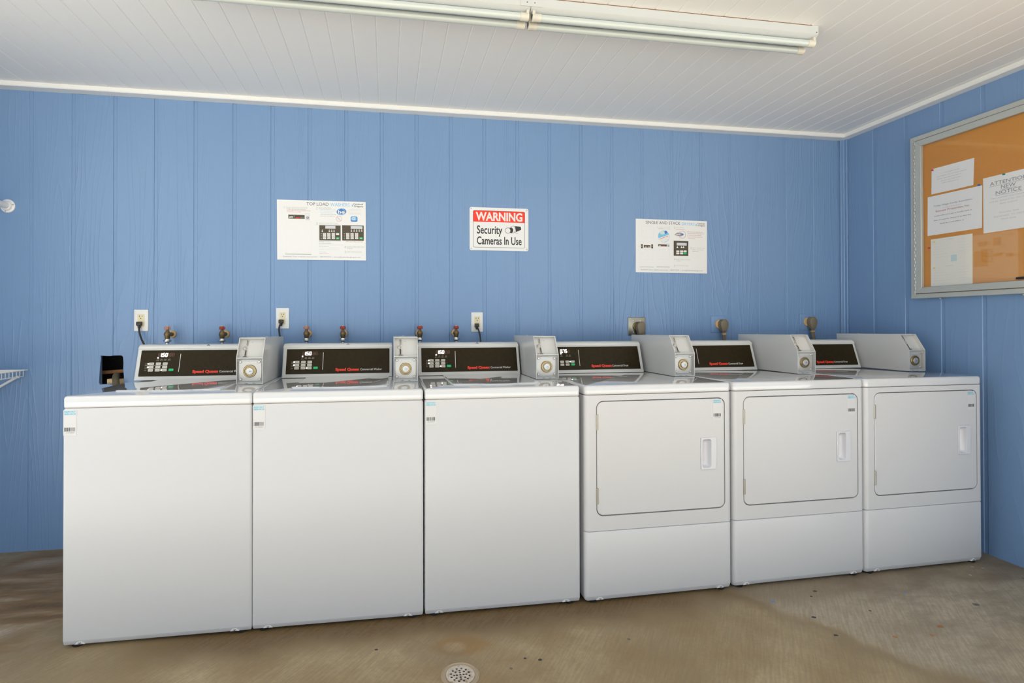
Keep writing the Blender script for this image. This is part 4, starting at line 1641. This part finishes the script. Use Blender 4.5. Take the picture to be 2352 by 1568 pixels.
VP = 0.022
for x, lab, fd, tu in ((-2.405, 'brass supply valve with faded red handle nearest the black cord of the left-end washer', True, 0.3),
                       (-2.133, 'brass supply valve with red handle just left of the first coin box', False, 0.9),
                       (-1.697, 'brass supply valve with faded red handle below the left side of the washer poster', True, 0.0),
                       (-1.502, 'brass supply valve with red handle below the right side of the washer poster', False, 0.5),
                       (-1.076, 'brass supply valve with red handle just right of the second coin box', False, 0.2),
                       (-0.868, 'brass supply valve with red handle left of the outlet under the warning sign', False, 0.7)):
    valve(x, lab, fd, tu)

# ---- drain hose that hooks into the hole
t = thing('drain_hose', 'grey-brown drain hose hooked into the square hole in the wall', 'hose', (-2.70, -0.01, 0.88))
bm = B()
add_tube(bm, [(0.006, 0.085, -0.060), (0.002, 0.080, -0.02), (0.002, 0.060, 0.012), (0.008, 0.030, 0.018), (0.022, -0.005, 0.004), (0.040, -0.035, -0.03), (0.055, -0.055, -0.10), (0.07, -0.06, -0.28)], 0.0165, 16)
obj('hose', bm, 'hose_grey', t)
bm = B()
add_lathe(bm, (0.006, 0.085, -0.085), (0, 0, 1), [(0, 0.024), (0.045, 0.024), (0.045, 0.018)], 18)
obj('standpipe', bm, 'rubber', t)

# ---- closet rod and its flange, wire shelf (both run out of frame along the left wall)
t = thing('closet_rod', 'white closet rod with round wall flange at the left edge', 'rod', (-3.1976, 0, 1.7861))
bm = B()
add_cyl(bm, (0, -0.001, 0), (0, -0.90, 0), 0.0165, n=20)
obj('rod', bm, 'wire_white', t)
bm = B()
add_lathe(bm, (0, 0.0005, 0), (0, -1, 0), [(0, 0.0345), (0.003, 0.0345), (0.005, 0.032), (0.006, 0.0245), (0.014, 0.0235), (0.016, 0.0215), (0.016, 0.018)], 32)
obj('flange', bm, 'wire_white', t)
for a in (15, 135, 255):
    bm = B()
    add_lathe(bm, (0.0282 * math.cos(math.radians(a)), -0.0045, 0.0282 * math.sin(math.radians(a))), (0, -1, 0), [(0, 0.0036), (0.0012, 0.0036), (0.002, 0.002), (0.002, 0)], 10)
    obj('screw', bm, 'hinge_metal', t)

t = thing('wire_shelf', 'white wire shelf on a diagonal brace at the left edge', 'shelf', (-3.122, -0.004, 0.930))
SL, SD = 0.90, XL + 3.122
bm = B()
add_cyl(bm, (0, 0, 0.006), (0, -SL, 0.006), 0.0032, n=8)
add_cyl(bm, (0, 0, -0.024), (0, -SL, -0.024), 0.0032, n=8)
obj('lip_rail', bm, 'wire_white', t)
bm = B()
add_cyl(bm, (SD + 0.012, 0, 0.006), (SD + 0.012, -SL, 0.006), 0.0030, n=8)
add_cyl(bm, (SD * 0.5, 0, 0.003), (SD * 0.5, -SL, 0.003), 0.0030, n=8)
obj('back_rail', bm, 'wire_white', t)
w0 = None
y = -0.004
while y > -SL:
    if w0 is None:
        bm = B()
        add_tube(bm, [(SD + 0.006, 0, 0.0088), (-0.004, 0, 0.0088), (0.0035, 0, 0.004), (0.0035, 0, -0.026)], 0.0019, 6, 3)
        w0 = obj('wire', bm, 'wire_white', t)
        o = w0
    else:
        o = copy_obj(w0, t)
    o.location = (0, y, 0)
    y -= 0.0255
for yb in (-0.036, -0.80):
    bm = B()
    d = Vector((SD + 0.006, 0, -0.235))
    add_box(bm, -0.006, 0.006, yb - 0.004, yb + 0.004, -0.03, -0.02)
    add_tube(bm, [(0.0, yb, -0.022), (SD * 0.5, yb, -0.14), (SD + 0.010, yb, -0.262)], 0.0065, 8, 4)
    obj('brace', bm, 'wire_white', t)

# ================================================================== NOTICE CASE ON THE RIGHT WALL
BY0, BY1, BZ0, BZ1 = -0.466, -1.685, 1.3135, 2.2375
t = thing('notice_case', 'enclosed cork bulletin board with grey aluminium frame and glass door', 'bulletin board', (XR, BY0, BZ0))
fr = Frame((0, 0, 0), (0, -1, 0), (0, 0, 1))
BW, BH = BY0 - BY1, BZ1 - BZ0
FT = 0.034
obj('cork_sheet', plate(B(), fr, [(0.01, 0.01), (BW - 0.01, 0.01), (BW - 0.01, BH - 0.01), (0.01, BH - 0.01)], 0.0, 0.012), 'cork', t)


def mitre(bm, fr, x0, x1, y0, y1, wd, z0, z1, which, bev=0.002):
    o = {'left': [(x0, y0), (x0 + wd, y0 + wd), (x0 + wd, y1 - wd), (x0, y1)], 'right': [(x1, y0), (x1, y1), (x1 - wd, y1 - wd), (x1 - wd, y0 + wd)],
         'bottom': [(x0, y0), (x1, y0), (x1 - wd, y0 + wd), (x0 + wd, y0 + wd)], 'top': [(x0, y1), (x0 + wd, y1 - wd), (x1 - wd, y1 - wd), (x1, y1)]}[which]
    return plate(bm, fr, o, z0, z1, bev, 1)


for which in ('left', 'right', 'bottom', 'top'):
    obj('case_rail', mitre(B(), fr, 0, BW, 0, BH, 0.026, -0.001, FT - 0.004, which), 'aluminium', t)
door = obj('door_frame', mitre(B(), fr, 0.0285, BW - 0.0285, 0.0285, BH - 0.0285, 0.034, FT - 0.018, FT, 'left'), 'aluminium', t)
for which in ('right', 'bottom', 'top'):
    obj('door_rail', mitre(B(), fr, 0.0285, BW - 0.0285, 0.0285, BH - 0.0285, 0.034, FT - 0.018, FT, which), 'aluminium', door)
obj('glass_pane', plate(B(), fr, [(0.055, 0.055), (BW - 0.055, 0.055), (BW - 0.055, BH - 0.055), (0.055, BH - 0.055)], FT - 0.016, FT - 0.013), 'pane_glass', door)
bm = B()
nk = 46
for k in range(nk):
    z_ = 0.03 + (BH - 0.06) * k / nk
    z2 = 0.03 + (BH - 0.06) * (k + 0.82) / nk
    off = 0.0012 if k % 2 else -0.0012
    add_cyl(bm, fr.p(0.0272 + off, z_, FT + 0.0005), fr.p(0.0272 + off, z2, FT + 0.0005), 0.0032, n=8)
ph = obj('piano_hinge', bm, 'steel_satin', t)
for yy in (0.145, 0.52):
    bm = B()
    add_lathe(bm, fr.p(yy, -0.004, 0.012), fr.n, [(-0.012, 0.003), (0, 0.005), (0.004, 0.005), (0.006, 0.002)], 10)
    obj('mounting_screw', bm, 'steel_satin', t)

XS = XR - 0.0125       # cork face


def notice(name, label, y0, z0, w, h, mat, draw, tilt=0.0, curl=0.0):
    """sheet pinned to the cork; y0, z0 is its lower left corner as seen"""
    tt = thing(name, label, 'paper', (XS, y0, z0))
    u = Vector((0, -math.cos(tilt), math.sin(tilt)))
    v = Vector((0, math.sin(tilt), math.cos(tilt)))
    f = Frame((0, 0, 0), u, v)
    bm = B()
    nx = 8
    rows = []
    for zz in (0.0, 0.0004):
        rows.append([[bm.verts.new(f.p(w * i / nx, h * j, zz + curl * (i / nx) ** 4 * (1 - j))) for j in (0, 1)] for i in range(nx + 1)])
    for i in range(nx):
        a, b = rows[0], rows[1]
        bm.faces.new((b[i][0], b[i + 1][0], b[i + 1][1], b[i][1]))
        bm.faces.new((a[i][0], a[i][1], a[i + 1][1], a[i + 1][0]))
        for j in (0, 1):
            bm.faces.new((a[i][j], a[i + 1][j], b[i + 1][j], b[i][j]))
    for i in (0, nx):
        bm.faces.new((rows[0][i][0], rows[0][i][1], rows[1][i][1], rows[1][i][0]))
    obj('sheet', bm, mat, tt)
    pr = Print(f, 0.0009)
    draw(pr, w, h)
    pr.build(tt)
    return tt


def d1(pr, w, h):
    for k, (a, b, y) in enumerate(((0.30, 0.68, 0.74), (0.13, 0.84, 0.64), (0.14, 0.80, 0.54), (0.24, 0.72, 0.44), (0.26, 0.66, 0.35))):
        pr.words(w * a, w * b, h * y, 0.0055, 'print_light', 200 + k)


def d2(pr, w, h):
    pr.text('Trinity Village Condo Association', w * 0.12, w * 0.83, h * 0.715, 0.0082, 'print_mid', 0.01)
    pr.words(w * 0.31, w * 0.64, h * 0.655, 0.005, 'print_light', 3)
    pr.text('Sunvest Properties, Inc.', w * 0.16, w * 0.79, h * 0.575, 0.0095, 'print_maroon', 0.008)
    for k, (a, b, y) in enumerate(((0.14, 0.83, 0.475), (0.13, 0.83, 0.365), (0.25, 0.69, 0.265))):
        pr.words(w * a, w * b, h * y, 0.0062, 'print_mid', 300 + k)


def d3(pr, w, h):
    for s, a, b, y in (('ATTENTION', 0.14, 0.86, 0.835), ('NEW', 0.36, 0.64, 0.745), ('NOTICE', 0.255, 0.745, 0.655)):
        pr.text(s, w * a, w * b, h * y, 0.0175, 'print_mid', 0.006)
        pr.rect(w * (a - 0.01), w * (b + 0.01), h * y - 0.0055, h * y - 0.0042, 'print_mid')
    for s, a, b, y in (('The membership meeting', 0.16, 0.84, 0.585), ('will be delayed for the next', 0.13, 0.87, 0.53), ('date below', 0.33, 0.67, 0.475),
                       ('Thursday 5pm', 0.31, 0.69, 0.315), ('September 14, 2023', 0.21, 0.79, 0.255), ('Pool area', 0.36, 0.64, 0.195)):
        pr.text(s, w * a, w * b, h * y, 0.0072, 'print_light', 0.0)


def d4(pr, w, h):
    for base in (0.56, 0.02):
        pr.rect(w * 0.05, w * 0.12, h * (base + 0.365), h * (base + 0.395), 'print_yellow')
        pr.words(w * 0.38, w * 0.58, h * (base + 0.40), 0.010, 'print_pale', int(base * 100))
        for k in range(6):
            pr.words(w * 0.06, w * (0.30 + 0.1 * (k % 3)), h * (base + 0.33 - 0.055 * k), 0.004, 'print_pale', 400 + k + int(base * 90))
            pr.words(w * 0.68, w * 0.92, h * (base + 0.36 - 0.055 * k), 0.004, 'print_pale', 440 + k + int(base * 90))
        pr.rect(w * 0.05, w * 0.93, h * (base + 0.115), h * (base + 0.118), 'print_pale')
    pr.rect(w * 0.50, w * 0.64, h * 0.50, h * 0.63, 'print_teal')


notice('paper_notice', 'small white half-sheet notice at the upper left of the cork board', -0.5685, 1.8905, 0.211, 0.1405, 'paper', d1, -0.015, 0.004)
notice('paper_notice', 'landscape white notice with a red line, in the middle left of the cork board', -0.5460, 1.6625, 0.268, 0.2170, 'paper', d2, -0.012)
notice('paper_notice', 'white sheet headed ATTENTION NEW NOTICE pinned on the cork board', -0.8205, 1.6290, 0.216, 0.2800, 'paper', d3)
notice('paper_notice', 'cream printed schedule sheet at the lower left of the cork board', -0.5620, 1.3720, 0.207, 0.2675, 'paper_cream', d4, -0.006)


def pin(y, z, mat, label):
    bm = B()
    add_lathe(bm, (0, 0, 0), (-1, 0, 0), [(0, 0.0046), (0.001, 0.0046), (0.0016, 0.0026), (0.0052, 0.0024), (0.0056, 0.0046), (0.0068, 0.0046), (0.0068, 0.0)], 14)
    o = obj('push_pin', bm, mat)
    o.location = (XS - 0.0006, y, z)
    return tag(o, label, 'push pin', 'push pins in the notice case')


pin(-0.577, 2.024, 'pin_red', 'red push pin in the corner of the small half-sheet notice')
pin(-0.804, 1.8805, 'pin_blue', 'blue push pin above the corner of the landscape notice')
pin(-0.912, 1.905, 'pin_green', 'green push pin at the top of the ATTENTION notice')
pin(-0.556, 1.594, 'pin_red', 'red push pin at the left edge of the cream schedule sheet')
bm = B()
add_tube(bm, [(0, 0.0, 0), (0, -0.05, 0.001), (0, -0.10, 0.003)], 0.0055, 10, 3)
add_cyl(bm, (0, -0.062, 0.0014), (0.0, -0.105, 0.0032), 0.0066, n=10)
o = obj('marker_pen', bm, 'clip_black')
o.location = (XS - 0.0070, -0.963, 1.3885)
tag(o, 'dark pen-like stick low on the cork board near the right edge', 'pen')

# ================================================================== STRIP LIGHT (switched off)
LX0, LX1 = -1.957, 0.5165
t = thing('strip_light', 'long white twin-tube fluorescent strip light on the ceiling', 'ceiling light', ((LX0 + LX1) / 2, -1.06, HC))
hx = (LX1 - LX0) / 2
bm = B()
pr_ = [(-0.054, -0.001), (-0.054, -0.034), (-0.049, -0.039), (-0.034, -0.048), (0.034, -0.048), (0.049, -0.039), (0.054, -0.034), (0.054, -0.001)]
for a, b in ((-hx, -0.001), (0.001, hx)):
    loft(bm, [[(xx, yy, zz) for yy, zz in pr_] for xx in (a, b)])
obj('channel', bm, 'lamp_white', t, 20)
bm = B()
loft(bm, [[(xx, -0.0548, -0.0002), (xx, -0.0548, -0.0022), (xx, -0.0535, -0.0022), (xx, -0.0535, -0.0002)] for xx in (-0.45, hx - 0.03)])
obj('rust_line', bm, 'rust', t)
bm = B()
add_box(bm, -0.042, 0.042, -0.0556, -0.0535, -0.036, -0.004)
obj('joint_cover', bm, 'lamp_white', t)
for dx in (-0.016, 0.014):
    bm = B()
    add_lathe(bm, (dx, -0.0555, -0.022), (0, -1, 0), [(0, 0.0022), (0.001, 0.0022), (0.0012, 0)], 10)
    obj('screw', bm, 'print_dark', t)
bm = B()
add_lathe(bm, (hx - 0.009, -0.0540, -0.028), (0, -1, 0), [(0, 0.0022), (0.001, 0.0022), (0.0012, 0)], 10)
obj('screw', bm, 'print_dark', t)
ZL = -0.0700
for yy in (-0.041, 0.015):
    for xa, xb in ((-hx + 0.010, -0.006), (0.006, hx - 0.010)):
        bm = B()
        add_lathe(bm, (xa + 0.010, yy, ZL), (1, 0, 0), [(0, 0.0135), (xb - xa - 0.020, 0.0135)], 24)
        obj('fluorescent_tube', bm, 'tube_glass', t)
        for xe, s in ((xa, 1), (xb, -1)):
            bm = B()
            add_box(bm, min(xe, xe + s * 0.012), max(xe, xe + s * 0.012), yy - 0.0125, yy + 0.0125, ZL - 0.004, -0.046, 0.003, 2)
            add_lathe(bm, (xe, yy, ZL), (s, 0, 0), [(0, 0.0120), (0.003, 0.0155), (0.010, 0.0155), (0.011, 0.0148), (0.034, 0.0148)], 24)
            obj('lamp_holder', bm, 'holder_ivory', t)

# ================================================================== FLECKS ON THE FLOOR
FLECKS = [(0.591, -0.997, 0.009, 'clip_black', 'dark fleck on the floor closest to the foot of the middle dryer'), (0.540, -1.033, 0.007, 'clip_black', 'smaller dark fleck just in front of the one at the middle dryer'),
          (0.421, -1.174, 0.010, 'clip_black', 'dark fleck on the floor out from the left foot of the middle dryer'), (0.407, -1.292, 0.010, 'clip_black', 'dark fleck on the floor farthest out from the middle dryer'),
          (0.686, -1.170, 0.006, 'clip_black', 'tiny dark fleck on the floor before the right-end dryer'), (0.853, -1.308, 0.014, 'raw_board', 'brown leaf scrap on the floor before the right-end dryer'),
          (1.165, -1.200, 0.017, 'plate_steel', 'grey scrap on the floor nearest the right wall'), (0.764, -1.347, 0.011, 'rust_fleck', 'rusty-orange fleck beside the brown leaf scrap'),
          (0.619, -1.335, 0.012, 'rust_fleck', 'rusty-orange fleck left of the leaf scrap'), (-1.300, -1.106, 0.008, 'clip_black', 'dark fleck on the floor before the second washer'),
          (-0.734, -1.253, 0.009, 'clip_black', 'larger of two dark flecks right of the floor drain'), (-0.784, -1.237, 0.006, 'clip_black', 'smaller of two dark flecks right of the floor drain'),
          (0.346, -1.045, 0.011, 'blue_fleck', 'blue paint chip on the floor before the middle dryer'), (0.965, -1.074, 0.009, 'blue_fleck', 'blue paint chip on the floor before the right-end dryer')]
for i, (fx, fy, fr_, fm, lab) in enumerate(FLECKS):
    rr = random.Random(i)
    n = 9
    ring = [(fr_ * rr.uniform(0.55, 1.1) * math.cos(2 * math.pi * q / n), 0.7 * fr_ * rr.uniform(0.55, 1.1) * math.sin(2 * math.pi * q / n)) for q in range(n)]
    bm = plate(B(), Frame((0, 0, 0), (1, 0, 0), (0, 1, 0)), ring, 0.0, 0.0012, 0.0004, 1)
    o = obj('floor_fleck', bm, fm)
    o.location = (fx, fy, 0.0)
    tag(o, lab, 'debris', 'flecks scattered on the floor')

# ================================================================== FLOOR DRAIN
t = thing('floor_drain', 'round perforated metal floor drain in front of the washers', 'drain', (-1.0205, -1.2886, 0.0))
bm = B()
n = 48
rings = []
for r_, z_ in ((0.0645, 0.0), (0.0640, 0.0022), (0.0610, 0.0028), (0.0600, 0.0012), (0.0585, 0.0008), (0.0500, 0.0012), (0.0480, 0.0004)):
    rings.append([(r_ * math.cos(2 * math.pi * q / n), r_ * math.sin(2 * math.pi * q / n), z_) for q in range(n)])
loft(bm, rings, False, False)
obj('rim', bm, 'drain_ring', t)
holes = []
for cnt, rad, ph in ((1, 0.0, 0), (4, 0.0112, 0.0), (8, 0.0205, 0.0), (12, 0.0312, 0.26)):
    for q in range(cnt):
        a = 2 * math.pi * q / cnt + ph
        holes.append(list(reversed(circ(rad * math.cos(a), rad * math.sin(a), 0.0042, n=12))))
me = curve_mesh([circ(0, 0, 0.0478, n=48)] + holes, 0.003)
for v in me.vertices:
    v.co.z += 0.0032
finish(me)
obj('grate', me, 'drain_metal', t)
bm = B()
add_lathe(bm, (0, 0, 0.0003), (0, 0, 1), [(0, 0.0475), (0.0002, 0.0475)], 32)
obj('drain_well', bm, 'cavity_black', t)
